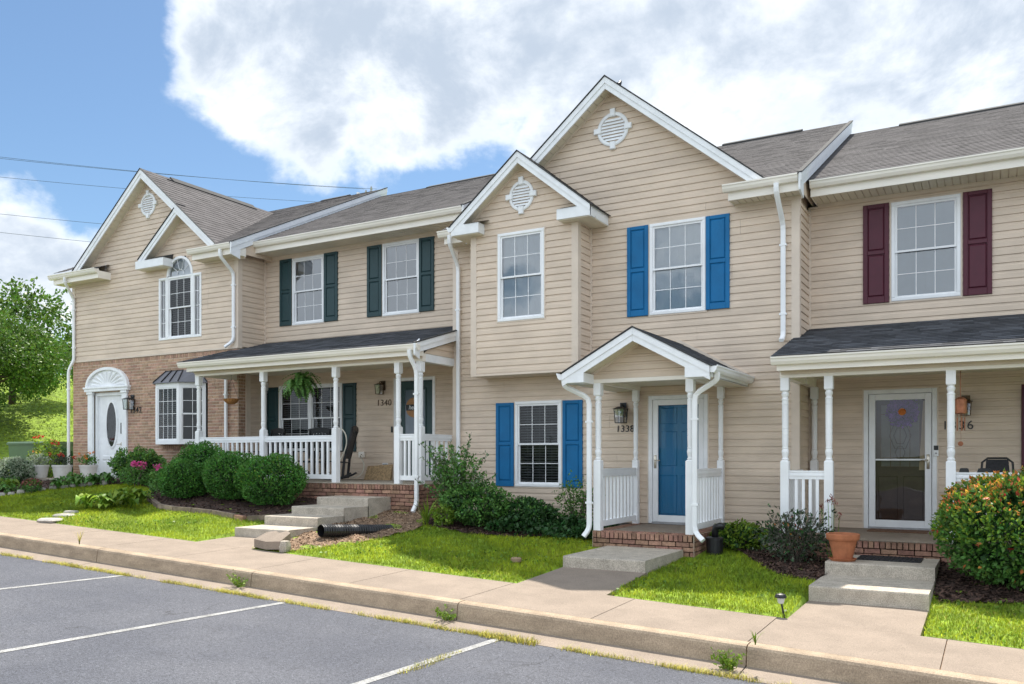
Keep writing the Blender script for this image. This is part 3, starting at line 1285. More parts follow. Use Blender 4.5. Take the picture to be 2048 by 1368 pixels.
def storm_door(par, fr, u0, u1, z0, z1, o, gl, bar=None, handle_left=True):
    b = MB()
    st, bt = .095, .115
    for (a, c, e, g_) in ((u0, u0 + st, z0, z1), (u1 - st, u1, z0, z1), (u0 + st, u1 - st, z0, z0 + bt), (u0 + st, u1 - st, z1 - st, z1)):
        b.bevbox(fr, a, c, o - .035, o, e, g_, .006)
    if bar:
        b.bevbox(fr, u0 + st, u1 - st, o - .03, o - .006, bar - .014, bar + .014, .004)
    d = new('storm_door', b, 'white_vinyl', par)
    segs = [(z0 + bt, z1 - st)] if not bar else [(z0 + bt, bar - .014), (bar + .014, z1 - st)]
    for (a, c) in segs:
        q = MB()
        q.quad(fr.p(u0 + st, o - .018, a), fr.p(u1 - st, o - .018, a), fr.p(u1 - st, o - .018, c), fr.p(u0 + st, o - .018, c))
        new('pane', q, gl, d)
    hu = u0 + st * .5 if handle_left else u1 - st * .5
    zc = z0 + (z1 - z0) * .5
    q = MB()
    q.bevbox(fr, hu - .022, hu + .022, o, o + .012, zc - .13, zc + .10, .005)
    s = 1 if handle_left else -1
    q.tube([fr.p(hu, o + .01, zc + .01), fr.p(hu, o + .045, zc + .01), fr.p(hu + s * .1, o + .05, zc + .005)], .009, 8)
    new('handle', q, 'nickel', d, smooth=True)
    return d


# ------------------------------------------------------------------ middle house, blue shutters
H38 = thing('townhouse', 'beige townhouse with bright blue shutters and blue front door under a small gabled porch', 'townhouse', (-5.95, 14, -1.4), group='townhouses in the row', world=True)
f38 = front(14)
sh38, un38, br38 = [], MB(), []
mo38 = MB()
BAY = (-8.518, -6.345)
up38 = (-5.222, -4.231, 2.466, 4.047)
lo38 = (-7.905, -6.925, -.548, 1.056)
do38 = (-5.25, -4.19, -1.16, 1.068)
XC, ZA, GS = -5.95, 6.68, .815


def wall38(z):
    if z <= 4.16:
        return (-9.3, -2.73)
    k = max(.0, (ZA - .17 - z) / GS)
    return (max(-9.3, XC - k), min(-2.73, XC + k))


bayhole = (BAY[0] + .02, BAY[1] - .02, 1.6, 4.15)
siding(H38, f38, wall38, -1.144, 4.16, (up38, lo38, do38, bayhole), phase=-1.144)
siding(H38, f38, wall38, 4.16, ZA - .19, (), phase=-1.144)
corner(H38, -2.73, 14, -1.16, 4.17)
corner(H38, -9.3, 14, -1.0, 4.12, left=True)
# return to the right, above and below the neighbour's porch roof
siding(H38, rightw(-2.73), (14.11, 14.85), -1.144, 4.1, phase=-1.144)
b = MB()
b.box(-9.28, -2.735, 14.0, 14.2, -1.8, -1.146)
new('foundation', b, 'block', H38)
window(H38, f38, *up38[:2], *up38[2:], blind='blind_white', tilt=1.42)
window(H38, f38, *lo38[:2], *lo38[2:], blind='blind_dark', tilt=.5, gl='glass_low')
for (a, c, e, g_) in ((-5.634, -5.245, 2.469, 4.041), (-4.222, -3.825, 2.475, 4.041), (-8.32, -7.93, -.547, 1.040), (-6.90, -6.50, -.547, 1.046)):
    shutter(H38, f38, a, c, e, g_, 'shutter_blue')
vent(H38, f38, -5.905, 5.832, .30, .30)
# bay
fb = front(13.43)
bw = (-7.95, -6.988, 2.487, 4.10)
BC, BZ, BS, BH = -7.42, 5.47, .81, 1.42


def wallbay(z):
    k = max(0, (BZ - .17 - z) / BS)
    return (max(BAY[0], BC - k), min(BAY[1], BC + k))


siding(H38, fb, wallbay, 1.56, BZ - .18, (bw,), phase=1.56)
siding(H38, rightw(BAY[1]), (13.53, 14), 1.56, 4.14, phase=1.56)
siding(H38, Fr((BAY[0], 0), (0, 1), (-1, 0)), (13.53, 14), 1.56, 4.14, phase=1.56)
b = MB()
b.box(BAY[0] - .02, BAY[1] + .02, 13.41, 13.98, 1.51, 1.545)
b.box(BAY[0] - .005, BAY[1] + .005, 13.42, 13.44, 1.545, 1.565)
new('bay_floor', b, 'corner_trim', H38)
corner(H38, BAY[1], 13.43, 1.546, 4.14)
corner(H38, BAY[0], 13.43, 1.546, 4.14, left=True)
b = MB()
b.box(BAY[1] + .002, BAY[1] + .035, 13.935, 13.98, 1.55, 4.14)
new('corner_channel', b, 'corner_trim', H38)
window(H38, fb, *bw, blind='blind_white', tilt=1.42)
vent(H38, fb, -7.45, 4.735, .255, .275)
YB = 13.2
for s in (-1, 1):
    rake(H38, BC + s * BH, BZ - BS * BH, BC + s * .001, BZ, YB, 13.43, h=.205)
    gable_slope(sh38, un38, BC, BZ + .012, BS, BH + .03, YB - .02, (lambda z: 14.0) if True else None, right=s > 0)
    xo = BC + s * BH
    xi = BAY[1] if s > 0 else BAY[0]
    xr_ = xi - s * .29 if s > 0 else xi + .28
    b = MB()
    lo, hi = (min(xo, xi), max(xo, xi))
    b.box(min(xo, xr_), max(xo, xr_), YB - .004, 13.41, 4.135, 4.318)
    b.box(lo, hi, 13.411, 14, 4.137, 4.316)
    new('cornice_box', b, 'white_paint', H38)
    q = MB()
    q.add([(min(xr_, xi) - .02, YB - .02, 4.322), (max(xr_, xi) + .1, YB - .02, 4.322), (max(xr_, xi) + .1, 13.43, 4.40), (min(xr_, xi) - .02, 13.43, 4.40)], [(0, 1, 2, 3)])
    new('cornice_cap', q, 'roof_felt', H38)
    q = MB()
    q.box(min(xr_, xo) + .02, max(xr_, xo) - .02, YB + .02, 13.41, 4.12, 4.134)
    q.box(lo + .01, hi - .01, 13.412, 13.99, 4.12, 4.136)
    new('soffit_panel', q, 'soffit', H38)
gutter(H38, YB - .01, 13.98, BC - BH, 4.31, 'white_paint', axis='y', sgn=-1, h=.1, d=.1)
# big gable
YG = 13.72
for s in (-1, 1):
    half = 3.0 if s > 0 else 3.05
    rake(H38, XC + s * (2.78 if s > 0 else 2.9), ZA - GS * (2.78 if s > 0 else 2.9), XC + s * .001, ZA, YG, 14.0)
    gable_slope(sh38, un38, XC, ZA + .012, GS, 2.80 if s > 0 else 2.9, YG - .02, lambda z: 13.6 + (z - 4.40) / PITCH, right=s > 0)
eave(H38, -3.76, -2.655, 13.65, 14, 4.395, gx=(-3.83, -2.66))
eave(H38, -9.30, -8.5, 13.65, 14, 4.375, gx=(-9.40, -8.55))
slope_roof(sh38, un38, 0, 0, 13.58, 4.40, 18.9, rngz=lambda z: (XC + max(.0, min(3.3, (ZA + .012 - z) / GS)), -2.64))
slope_roof(sh38, un38, 0, 0, 13.58, 4.40, 18.9, rngz=lambda z: (-9.30, XC - max(.0, min(3.3, (ZA + .012 - z) / GS))))
siderake(H38, -2.62, 13.58, 4.405, 18.95, 4.405 + PITCH * 5.37, h=.235)
b = MB()
b.add([(-2.66, 13.7, 4.2), (-2.66, 18.9, 6.86), (-2.66, 18.9, 6.2), (-2.66, 14.9, 4.2)], [(0, 1, 2, 3)])
new('gable_wall', b, 'siding', H38)
ridge_cap(H38, -5.3, -3.6, 18.9, 7.02)
shell(H38, -9.28, -2.76, 14, -1.6, 4.1, 18.9, 7.0)
downspout(H38, [(-2.98, 13.56, 4.29), (-2.98, 13.56, 4.16), (-2.955, 13.94, 3.72), (-2.955, 13.94, 1.94), (-2.955, 13.80, 1.86)])
downspout(H38, [(-9.12, 13.56, 4.27), (-9.12, 13.56, 4.12), (-9.16, 13.93, 3.75), (-9.16, 13.93, -1.0), (-9.16, 13.78, -1.12)])
# porch
P38 = dict(x0=-5.51, x1=-3.87, yf=12.2, z=-1.145)
b = MB()
b.box(-5.5, -3.88, 12.215, 13.99, -1.75, -1.165)
new('porch_base', b, 'mortar', H38)
for fr_, rg in ((Fr((0, 12.215), (1, 0), (0, -1)), (-5.51, -3.87)), (Fr((-3.88, 0), (0, 1), (1, 0)), (12.21, 14.0)), (Fr((-5.5, 0), (0, 1), (-1, 0)), (12.21, 14.0))):
    bricks(br38, mo38, fr_, rg, -1.62, -1.152, rowlock=(0,))
# rowlock tops along the edge and the slab inside
for k in range(22):
    x = -5.505 + k * .0744
    vs_ = MB().box(x + .004, x + .070, 12.208, 12.40, -1.160, -1.146 + random.uniform(0, .003))
    br38.append((px_area(vs_.v[4:8]), vs_.v, vs_.f))
for k in range(20):
    for xa in (-5.505, -4.075):
        y = 12.41 + k * .0744
        vs_ = MB().box(xa, xa + .19, y + .004, y + .070, -1.160, -1.146 + random.uniform(0, .003))
        br38.append((px_area(vs_.v[4:8]), vs_.v, vs_.f))
b = MB()
b.box(-5.31, -4.08, 12.402, 13.99, -1.163, -1.150)
new('porch_floor', b, 'concrete', H38)
emit('brick', 'bricks', br38, 'brick_red', H38)
new('mortar', mo38, 'mortar', H38)
PX = (-5.437, -3.945)
for x in PX:
    post(H38, x, 12.28, -1.145, 1.165, w=.118, top=.20, sq=1.11)
    post(H38, x, 13.88, -1.145, 1.165, w=.10, top=.20, sq=1.11)
railing(H38, (PX[0], 12.34), (PX[0], 13.84), -.175, -1.09, 9)
railing(H38, (PX[1], 12.34), (PX[1], 13.84), -.175, -1.09, 9)
b = MB()
b.box(-5.50, -3.88, 12.225, 12.33, 1.166, 1.225)
for x in PX:
    b.box(x - .05, x + .05, 12.331, 13.98, 1.167, 1.30)
new('porch_beam', b, 'cream_metal', H38)
b = MB()
b.box(-5.48, -3.90, 12.34, 13.98, 1.235, 1.25)
new('porch_ceiling', b, 'soffit', H38)
PXC, PZ, PS, PH, PY = -4.69, 1.935, .54, 1.165, 11.84
siding(H38, front(12.24), lambda z: (max(-5.5, PXC - max(0, (PZ - .17 - z)) / PS), min(-3.88, PXC + max(0, (PZ - .17 - z)) / PS)), 1.226, PZ - .18, phase=1.226)
for s in (-1, 1):
    rake(H38, PXC + s * PH, PZ - PS * PH, PXC + s * .001, PZ, PY, 12.24, h=.20)
    xo = PXC + s * PH
    xi = PXC + s * .80
    b = MB()
    b.box(min(xo, xi), max(xo, xi), PY - .003, 12.235, 1.155, 1.30)
    b.box(min(xo, xo - s * .025), max(xo, xo - s * .025), 12.236, 13.99, 1.156, 1.295)
    new('cornice_box', b, 'white_paint', H38)
    q = MB()
    q.box(min(xo, xi) + .026, max(xo, xi), 12.237, 13.98, 1.158, 1.168)
    new('soffit_panel', q, 'soffit', H38)
    gutter(H38, PY + .01, 13.98, xo, 1.315, 'white_vinyl', axis='y', sgn=s, h=.105, d=.11)
shp38 = []
for s in (-1, 1):
    gable_slope(shp38, un38, PXC, PZ + .012, PS, PH + .02, PY - .02, lambda z: 13.985, right=s > 0)
emit('porch_shingle', 'porch_shingles', shp38, 'shingle_dark', H38, limit=150)
emit('shingle', 'shingles', sh38, 'shingle', H38)
new('roof_deck', un38, 'roof_felt', H38)
b = MB()
for s in (-1, 1):
    b.hull8([(PXC, 13.955, PZ + .02), (PXC + s * 1.17, 13.955, PZ - PS * 1.17 + .02), (PXC + s * 1.17, 13.955, PZ - PS * 1.17 + .065), (PXC, 13.955, PZ + .075)],
            [(PXC, 13.99, PZ + .02), (PXC + s * 1.17, 13.99, PZ - PS * 1.17 + .02), (PXC + s * 1.17, 13.99, PZ - PS * 1.17 + .065), (PXC, 13.99, PZ + .075)])
new('flashing', b, 'corner_trim', H38)
downspout(H38, [(-5.91, 12.0, 1.22), (-5.90, 12.02, 1.12), (-5.545, 12.17, .93), (-5.545, 12.17, -1.12), (-5.62, 12.12, -1.24)])
downspout(H38, [(-3.47, 12.02, 1.22), (-3.47, 12.04, 1.12), (-3.845, 12.17, .93), (-3.845, 12.17, -1.10), (-3.70, 12.10, -1.21)])
# door
casing(H38, f38, -5.175, -4.265, -1.14, 1.0)
d = door_leaf(H38, f38, -5.17, -4.27, -1.11, .995, -.085, 'door_blue',
              [(-5.06, -4.76, -.98, -.30), (-4.68, -4.38, -.98, -.30), (-5.06, -4.76, -.15, .45), (-4.68, -4.38, -.15, .45), (-5.06, -4.76, .58, .86), (-4.68, -4.38, .58, .86)])
storm_door(H38, f38, -5.172, -4.268, -1.11, .997, .005, 'glass_door')
numbers(H38, '1338', 13.975, -5.675, .502, .165, 'black_metal', sp=.088, tilt=.06)

# ------------------------------------------------------------------ right house, maroon shutters
H36 = thing('townhouse', 'beige townhouse with maroon shutters, white glazed storm door and a wide front porch', 'townhouse', (.6, 14.85, -1.4), group='townhouses in the row', world=True)
f36 = front(14.85)
sh36, un36, br36, mo36 = [], MB(), [], MB()
XR = 3.9
up36 = (-1.455, -.47, 2.50, 4.085)
up36b = (1.75, 2.735, 2.50, 4.085)
do36 = (-1.868, -.795, -1.18, 1.097)
lo36 = (.76, 2.60, -.50, 1.10)
siding(H36, f36, (-2.73, XR), -1.15, 4.19, (up36, up36b, do36, lo36), phase=-1.15)
b = MB()
b.box(-2.728, -2.69, 14.80, 14.835, -1.15, 4.15)
new('corner_channel', b, 'corner_trim', H36)
window(H36, f36, *up36, blind='blind_pale', tilt=1.38, pitch=.046)
window(H36, f36, *up36b, blind='blind_pale', tilt=1.38, pitch=.046)
window(H36, f36, *lo36, blind='blind_dark', tilt=.4, mull=True, gl='glass_low')
for (a, c) in ((-1.875, -1.487), (-.438, -.046), (1.33, 1.72), (2.765, 3.155)):
    shutter(H36, f36, a, c, 2.493, 4.09, 'shutter_maroon')
for (a, c) in ((.335, .73), (2.63, 3.02)):
    shutter(H36, f36, a, c, -.50, 1.095, 'shutter_maroon')
eave(H36, -2.60, XR, 14.30, 14.85, 4.45, gx=(-2.60, XR))
slope_roof(sh36, un36, -2.66, XR, 14.22, 4.46, 18.9)
ridge_cap(H36, -1.7, XR, 18.9, 6.76)
shell(H36, -2.70, XR, 14.85, -1.6, 4.2, 18.9, 6.72)
# porch
PR36 = (2.155 - 1.45) / (14.85 - 12.4)
shp36 = []
slope_roof(shp36, un36, -2.80, XR, 12.42, 1.455, 14.84, slope=PR36)
b = MB()
b.hull8([(-2.81, 12.42, 1.40), (-2.77, 12.42, 1.40), (-2.77, 13.985, 1.40 + PR36 * 1.565), (-2.81, 13.985, 1.40 + PR36 * 1.565)],
        [(-2.81, 12.42, 1.45), (-2.77, 12.42, 1.45), (-2.77, 13.985, 1.45 + PR36 * 1.565), (-2.81, 13.985, 1.45 + PR36 * 1.565)])
new('drip_edge', b, 'white_paint', H36)
eave(H36, -2.745, XR, 12.52, 12.742, 1.445, gx=(-2.81, XR), fh=.195)
b = MB()
b.box(-2.69 - .06, XR, 12.745, 12.86, 1.165, 1.30)
b.box(-2.745, -2.63, 12.862, 13.98, 1.166, 1.31)
b.box(-2.70, -2.60, 13.985, 14.83, 1.166, 1.31)
new('porch_beam', b, 'cream_metal', H36)
b = MB()
b.box(-2.72, XR, 12.865, 14.83, 1.305, 1.32)
new('porch_ceiling', b, 'soffit', H36)
b = MB()
b.box(-2.70, XR, 12.72, 14.84, -1.9, -1.17)
new('porch_base', b, 'mortar', H36)
bricks(br36, mo36, Fr((0, 12.72), (1, 0), (0, -1)), (-2.72, XR), -1.75, -1.158, rowlock=(0,))
bricks(br36, mo36, Fr((-2.70, 0), (0, 1), (-1, 0)), (12.72, 13.98), -1.75, -1.158, rowlock=(0,))
b = MB()
b.box(-2.705, XR, 12.70, 14.84, -1.157, -1.150)
new('porch_floor', b, 'concrete', H36)
emit('brick', 'bricks', br36, 'brick_red', H36)
new('mortar', mo36, 'mortar', H36)
P36 = (-2.683, -2.074, -.521, 1.62, 3.7)
for x in P36:
    post(H36, x, 12.80, -1.15, 1.165, sq=1.11)
post(H36, -2.62, 14.75, -1.15, 1.165, w=.115, sq=1.11)
railing(H36, (P36[0] + .06, 12.80), (P36[1] - .06, 12.80), -.19, -1.08, 4)
railing(H36, (P36[2] + .06, 12.80), (P36[3] - .06, 12.80), -.195, -1.08, 17)
railing(H36, (P36[3] + .06, 12.80), (P36[4] - .06, 12.80), -.195, -1.08, 17)
railing(H36, (P36[0], 12.87), (P36[0], 13.97), -.19, -1.08, 8)
emit('porch_shingle', 'porch_shingles', shp36, 'shingle_dark', H36)
emit('shingle', 'shingles', sh36, 'shingle', H36)
new('roof_deck', un36, 'roof_felt', H36)
casing(H36, f36, -1.798, -.868, -1.15, 1.025)
# inner door with leaded light, behind the storm door
d = door_leaf(H36, f36, -1.79, -.875, -1.12, 1.02, -.10, 'bronze_door', [(-1.66, -1.37, -1.0, -.30), (-1.29, -1.0, -1.0, -.30)])
b = MB()
b.quad(f36.p(-1.62, -.097, -.15), f36.p(-1.05, -.097, -.15), f36.p(-1.05, -.097, .85), f36.p(-1.62, -.097, .85))
new('leaded_light', b, 'lead_glass', d)
b = MB()
for k in range(5):
    x = -1.62 + .57 * k / 4
    b.fbox(f36, x - .005, x + .005, -.096, -.088, -.15, .85)
for z in (-.15, .0, .7, .85):
    b.fbox(f36, -1.62, -1.05, -.0955, -.0885, z - .005, z + .005)
for (x, z, r) in ((-1.335, .35, .2), (-1.335, .35, .12), (-1.335, .08, .09), (-1.335, .62, .09)):
    pts = [f36.p(x + r * .8 * math.cos(R(a)), -.09, z + r * 1.2 * math.sin(R(a))) for a in range(0, 361, 60)]
    b.tube(pts, .005, 4)
new('lead_came', b, 'bronze', d)
b = MB()
pts = [(-1.03, -.25, .0), (-.90, -.25, 0)]
b.hull8([f36.p(-1.06, -.075, -.2), f36.p(-.885, -.075, -.2), f36.p(-.885, -.075, .9), f36.p(-1.0, -.075, .9)],
        [f36.p(-1.06, -.070, -.2), f36.p(-.885, -.070, -.2), f36.p(-.885, -.070, .9), f36.p(-1.0, -.070, .9)])
new('door_curtain', b, 'curtain', d)
storm_door(H36, f36, -1.79, -.876, -1.12, 1.02, .005, 'glass_storm', bar=-.035, handle_left=False)
b = MB()
b.bevbox(f36, -.845, -.775, .03, .055, .02, .19, .006)
bell = new('doorbell', b, 'white_vinyl', H36)
b = MB()
b.bevbox(f36, -.842, -.778, .0545, .058, .115, .187, .004)
new('doorbell_camera', b, 'black_metal', bell)
b = MB()
b.lathe(0, 0, [(.001, 0), (.014, 0), (.014, .004), (.001, .004)], 12)
b.v = [f36.p(-.81 + x, .055 + z, .065 + y) for x, y, z in b.v]
new('doorbell_button', b, 'plastic_grey', bell)
numbers(H36, '1336', 14.825, -.512, .495, .19, 'black_metal', sp=.115)

# ------------------------------------------------------------------ house with green shutters
H40 = thing('townhouse', 'beige townhouse with dark green shutters, green front door and white railed porch', 'townhouse', (-12.3, 14.85, -.8), group='townhouses in the row', world=True)
f40 = front(14.85)
sh40, un40, br40, mo40 = [], MB(), [], MB()
wa = (-14.43, -13.45, 3.117, 4.688)
wb = (-11.742, -10.748, 3.113, 4.706)
wl = (-14.86, -12.905, .13, 1.70)
dr = (-11.44, -10.335, -.515, 1.735)
siding(H40, f40, (-15.33, -9.3), -.49, 4.80, (wa, wb, wl, dr), phase=-.49)
b = MB()
b.box(-15.328, -15.285, 14.80, 14.835, -.49, 4.78)
b.box(-9.345, -9.302, 14.80, 14.835, -.49, 4.78)
new('corner_channel', b, 'corner_trim', H40)
window(H40, f40, *wa, blind='blind_grey', tilt=1.45, gl='glass')
window(H40, f40, *wb, blind='blind_grey', tilt=1.2, gl='glass')
window(H40, f40, *wl, blind='blind_dark', tilt=.6, mull=True, cols=3, gl='glass_low')
for (a, c) in ((-14.826, -14.445), (-13.435, -13.03), (-12.171, -11.763), (-10.746, -10.36)):
    shutter(H40, f40, a, c, 3.125, 4.70, 'shutter_green')
for (a, c) in ((-15.26, -14.88), (-12.88, -12.49)):
    shutter(H40, f40, a, c, .13, 1.68, 'shutter_green')
eave(H40, -15.30, -9.30, 14.30, 14.85, 5.03, gx=(-15.3, -9.27))
slope_roof(sh40, un40, -15.2, -9.26, 14.22, 5.04, 18.95)
siderake(H40, -9.24, 14.22, 5.045, 18.95, 5.045 + PITCH * 4.73, h=.23)
ridge_cap(H40, -13.4, -9.26, 18.95, 7.36)
shell(H40, -15.30, -9.32, 14.85, -1.2, 4.8, 18.95, 7.33)
PR40 = (2.752 - 2.09) / (14.85 - 12.55)
shp40 = []
slope_roof(shp40, un40, -15.62, -9.22, 12.57, 2.095, 14.84, slope=PR40)
eave(H40, -15.48, -9.24, 12.67, 12.887, 2.085, gx=(-15.66, -9.16), fh=.20)
b = MB()
b.box(-15.47, -9.28, 12.89, 13.01, 1.80, 1.95)
b.box(-15.47, -15.35, 13.012, 13.98, 1.802, 1.95)
new('porch_beam', b, 'cream_metal', H40)
b = MB()
b.box(-9.41, -9.29, 13.012, 14.0, 1.802, 1.95)
new('porch_side_beam', b, 'white_paint', H40)
b = MB()
b.box(-15.46, -9.31, 13.02, 14.83, 1.955, 1.97)
new('porch_ceiling', b, 'soffit', H40)
# right end of the porch roof
siderake(H40, -9.20, 12.55, 2.09, 13.97, 2.09 + PR40 * 1.42, h=.19, foot=.08)
siding(H40, rightw(-9.30), lambda z: (min(13.97, 12.95 + max(0, (z - 1.99)) / PR40), 13.98), 1.953, 2.34, phase=1.953)
b = MB()
b.box(-15.46, -9.27, 12.76, 14.84, -1.5, -.515)
new('porch_base', b, 'mortar', H40)
bricks(br40, mo40, Fr((0, 12.76), (1, 0), (0, -1)), (-15.47, -9.26), -1.35, -.505, rowlock=(0,))
bricks(br40, mo40, Fr((-9.27, 0), (0, 1), (1, 0)), (12.76, 13.98), -1.35, -.505, rowlock=(0,))
b = MB()
b.box(-15.47, -9.26, 12.745, 14.84, -.504, -.497)
new('porch_floor', b, 'concrete_step', H40)
emit('brick', 'bricks', br40, 'brick_red', H40)
new('mortar', mo40, 'mortar', H40)
P40 = (-15.41, -13.425, -11.43, -9.875, -9.36)
for x in P40:
    post(H40, x, 12.95, -.497, 1.80, sq=1.09, top=.21)
post(H40, -15.25, 14.76, -.497, 1.80, w=.11, sq=1.09)
railing(H40, (P40[0] + .06, 12.95), (P40[1] - .06, 12.95), .445, -.43, 12)
railing(H40, (P40[1] + .06, 12.95), (P40[2] - .06, 12.95), .445, -.43, 12)
railing(H40, (P40[3] + .06, 12.95), (P40[4] - .06, 12.95), .445, -.43, 3)
railing(H40, (P40[4], 13.01), (P40[4], 13.97), .445, -.43, 5)
emit('porch_shingle', 'porch_shingles', shp40, 'shingle_dark', H40)
emit('shingle', 'shingles', sh40, 'shingle', H40)
new('roof_deck', un40, 'roof_felt', H40)
downspout(H40, [(-9.35, 12.58, 1.98), (-9.35, 12.60, 1.86), (-9.30, 12.74, 1.62), (-9.30, 12.74, -.85), (-9.30, 12.62, -1.0)])
casing(H40, f40, -11.365, -10.41, -.49, 1.66)
d = door_leaf(H40, f40, -11.36, -10.415, -.46, 1.655, -.02, 'door_green', [(-11.21, -10.93, -.32, .28), (-10.85, -10.57, -.32, .28)])
b = MB()
for (a, c, e, g_) in ((-11.19, -11.15, .38, 1.50), (-10.63, -10.59, .38, 1.50), (-11.15, -10.63, .38, .42), (-11.15, -10.63, 1.46, 1.50)):
    b.bevbox(f40, a, c, -.02, .0, e, g_, .006)
new('light_frame', b, 'door_green', d)
b = MB()
b.quad(f40.p(-11.15, -.012, .42), f40.p(-10.63, -.012, .42), f40.p(-10.63, -.012, 1.46), f40.p(-11.15, -.012, 1.46))
new('pane', b, 'glass_low', d)
b = MB()
b.quad(f40.p(-11.15, -.018, .42), f40.p(-10.63, -.018, .42), f40.p(-10.63, -.018, 1.46), f40.p(-11.15, -.018, 1.46))
new('door_lace', b, 'blind_grey', d)
b = MB()
b.fbox(f40, -11.50, -11.455, .015, .04, .55, .68)
new('doorbell', b, 'black_metal', H40)
numbers(H40, '1340', 14.825, -11.70, 1.20, .19, 'bronze', sp=.105, tilt=.05)
b = MB()
b.fbox(f40, -11.75, -11.60, .012, .02, -.27, -.12)
vt = new('wall_vent', b, 'white_vinyl', H40)
b = MB()
for k in range(4):
    b.fbox(f40, -11.735, -11.615, .0205, .03, -.255 + k * .033, -.237 + k * .033)
new('louver', b, 'plastic_grey', vt)
b = MB()
b.bevbox(f40, -12.40, -12.24, .012, .06, .0, .13, .008)
ot = new('outlet_cover', b, 'cream_metal', H40)

# ------------------------------------------------------------------ left house, brick ground floor
H42 = thing('townhouse', 'townhouse with brick ground floor, arched upstairs window and white fan-topped door', 'townhouse', (-18.5, 14, -.6), group='townhouses in the row', world=True)
f42 = front(14)
sh42, un42, br42, mo42 = [], MB(), [], MB()
X0, X1 = -21.60, -15.33
GC, GZ = -18.46, 7.17
ac = -17.32


def wall42(z):
    if z <= 4.66:
        return (X0, X1)
    k = max(0, (GZ - .17 - z) / .82)
    return (max(X0, GC - k), min(X1, GC + k))


arch_ops = [(ac - .76, ac + .76, 2.905, 4.45)] + [(ac - .46 * math.sqrt(max(0, 1 - (k / 8) ** 2)), ac + .46 * math.sqrt(max(0, 1 - (k / 8) ** 2)), 4.45 + .46 * k / 8, 4.45 + .46 * (k + 1) / 8) for k in range(8)]
siding(H42, f42, wall42, 2.59, 4.66, arch_ops, phase=2.59)
siding(H42, f42, wall42, 4.66, GZ - .19, arch_ops, phase=2.59)
b = MB()
b.fbox(f42, X0, X1, 0, .03, 2.545, 2.588)
new('starter_strip', b, 'corner_trim', H42)
corner(H42, X1, 14, 2.55, 4.66)
corner(H42, X0, 14, 2.55, 4.66, left=True)
siding(H42, rightw(X1), (14.11, 14.85), 2.59, 4.7, phase=2.59)
siding(H42, rightw(X1), (14.36, 14.85), -.49, 1.95, phase=-.49)
b = MB()
b.box(X1 - .001, X1 + .025, 14.22, 14.36, -.49, 1.95)
new('corner_post', b, 'corner_trim', H42)
door_op = (-20.70, -19.50, -.75, 1.73)
bay_op = (-17.95, -16.35, .33, 1.79)
bricks(br42, mo42, Fr((0, 14.0), (1, 0), (0, -1)), (X0, X1), -.75, 2.54, (door_op, bay_op), rowlock=(0,), proud=.008)
bricks(br42, mo42, Fr((X1, 0), (0, 1), (1, 0)), (14.0, 14.22), -.55, 2.54, (), rowlock=(0,))
# rowlock sill below the bay
for k in range(22):
    x = -17.98 + k * .0745
    q = MB().fbox(f42, x + .005, x + .069, .008, .035, .215, .318)
    br42.append((px_area(q.v[:4]), q.v, q.f))
emit('brick', 'bricks', br42, 'brick', H42)
new('mortar', mo42, 'mortar', H42)
vent(H42, f42, -18.49, 6.355, .285, .29)
YG = 13.73
for s in (-1, 1):
    hh = 2.80 if s > 0 else 2.86
    rake(H42, GC + s * hh, GZ - .82 * hh, GC + s * .001, GZ, YG, 14.0, h=.225)
    gable_slope(sh42, un42, GC, GZ + .012, .82, 2.84 if s > 0 else 2.9, YG - .02, lambda z: 13.55 + (z - 4.88) / PITCH, right=s > 0)
slope_roof(sh42, un42, 0, 0, 13.53, 4.885, 19.2, rngz=lambda z: (GC + max(.0, min(3.1, (GZ + .012 - z) / .82)), -15.08))
slope_roof(sh42, un42, 0, 0, 13.53, 4.885, 19.2, rngz=lambda z: (-21.7, GC - max(.0, min(3.1, (GZ + .012 - z) / .82))))
siderake(H42, -15.05, 13.53, 4.89, 19.2, 4.89 + PITCH * 5.67, h=.25)
b = MB()
b.add([(-15.09, 13.7, 4.7), (-15.09, 19.2, 7.5), (-15.09, 19.2, 6.6), (-15.09, 14.9, 4.7)], [(0, 1, 2, 3)])
new('gable_wall', b, 'siding', H42)
ridge_cap(H42, -17.4, -16.4, 19.2, 7.665)
b = MB()
b.box(GC - .16, GC + .16, 14.4, 17.4, GZ - .1, GZ - .08)
b.add([(GC - .17, 14.6, GZ - .09), (GC, 14.6, GZ + .055), (GC + .17, 14.6, GZ - .09), (GC - .17, 17.4, GZ - .09), (GC, 17.4, GZ + .055), (GC + .17, 17.4, GZ - .09)], [(0, 1, 4, 3), (1, 2, 5, 4), (0, 2, 1), (3, 4, 5)])
new('ridge_vent', b, 'roof_felt', H42)
eave(H42, -21.88, -19.98, 13.62, 14, 4.85, gx=(-21.98, -19.98))
q = MB()
q.quad((-21.9, 13.6, 4.86), (-19.98, 13.6, 4.86), (-20.05, 14.0, 5.03), (-21.9, 14.0, 5.03))
new('cornice_cap', q, 'roof_felt', H42)
eave(H42, -16.45, -15.07, 13.62, 14, 4.885, gx=(-16.52, -15.09))
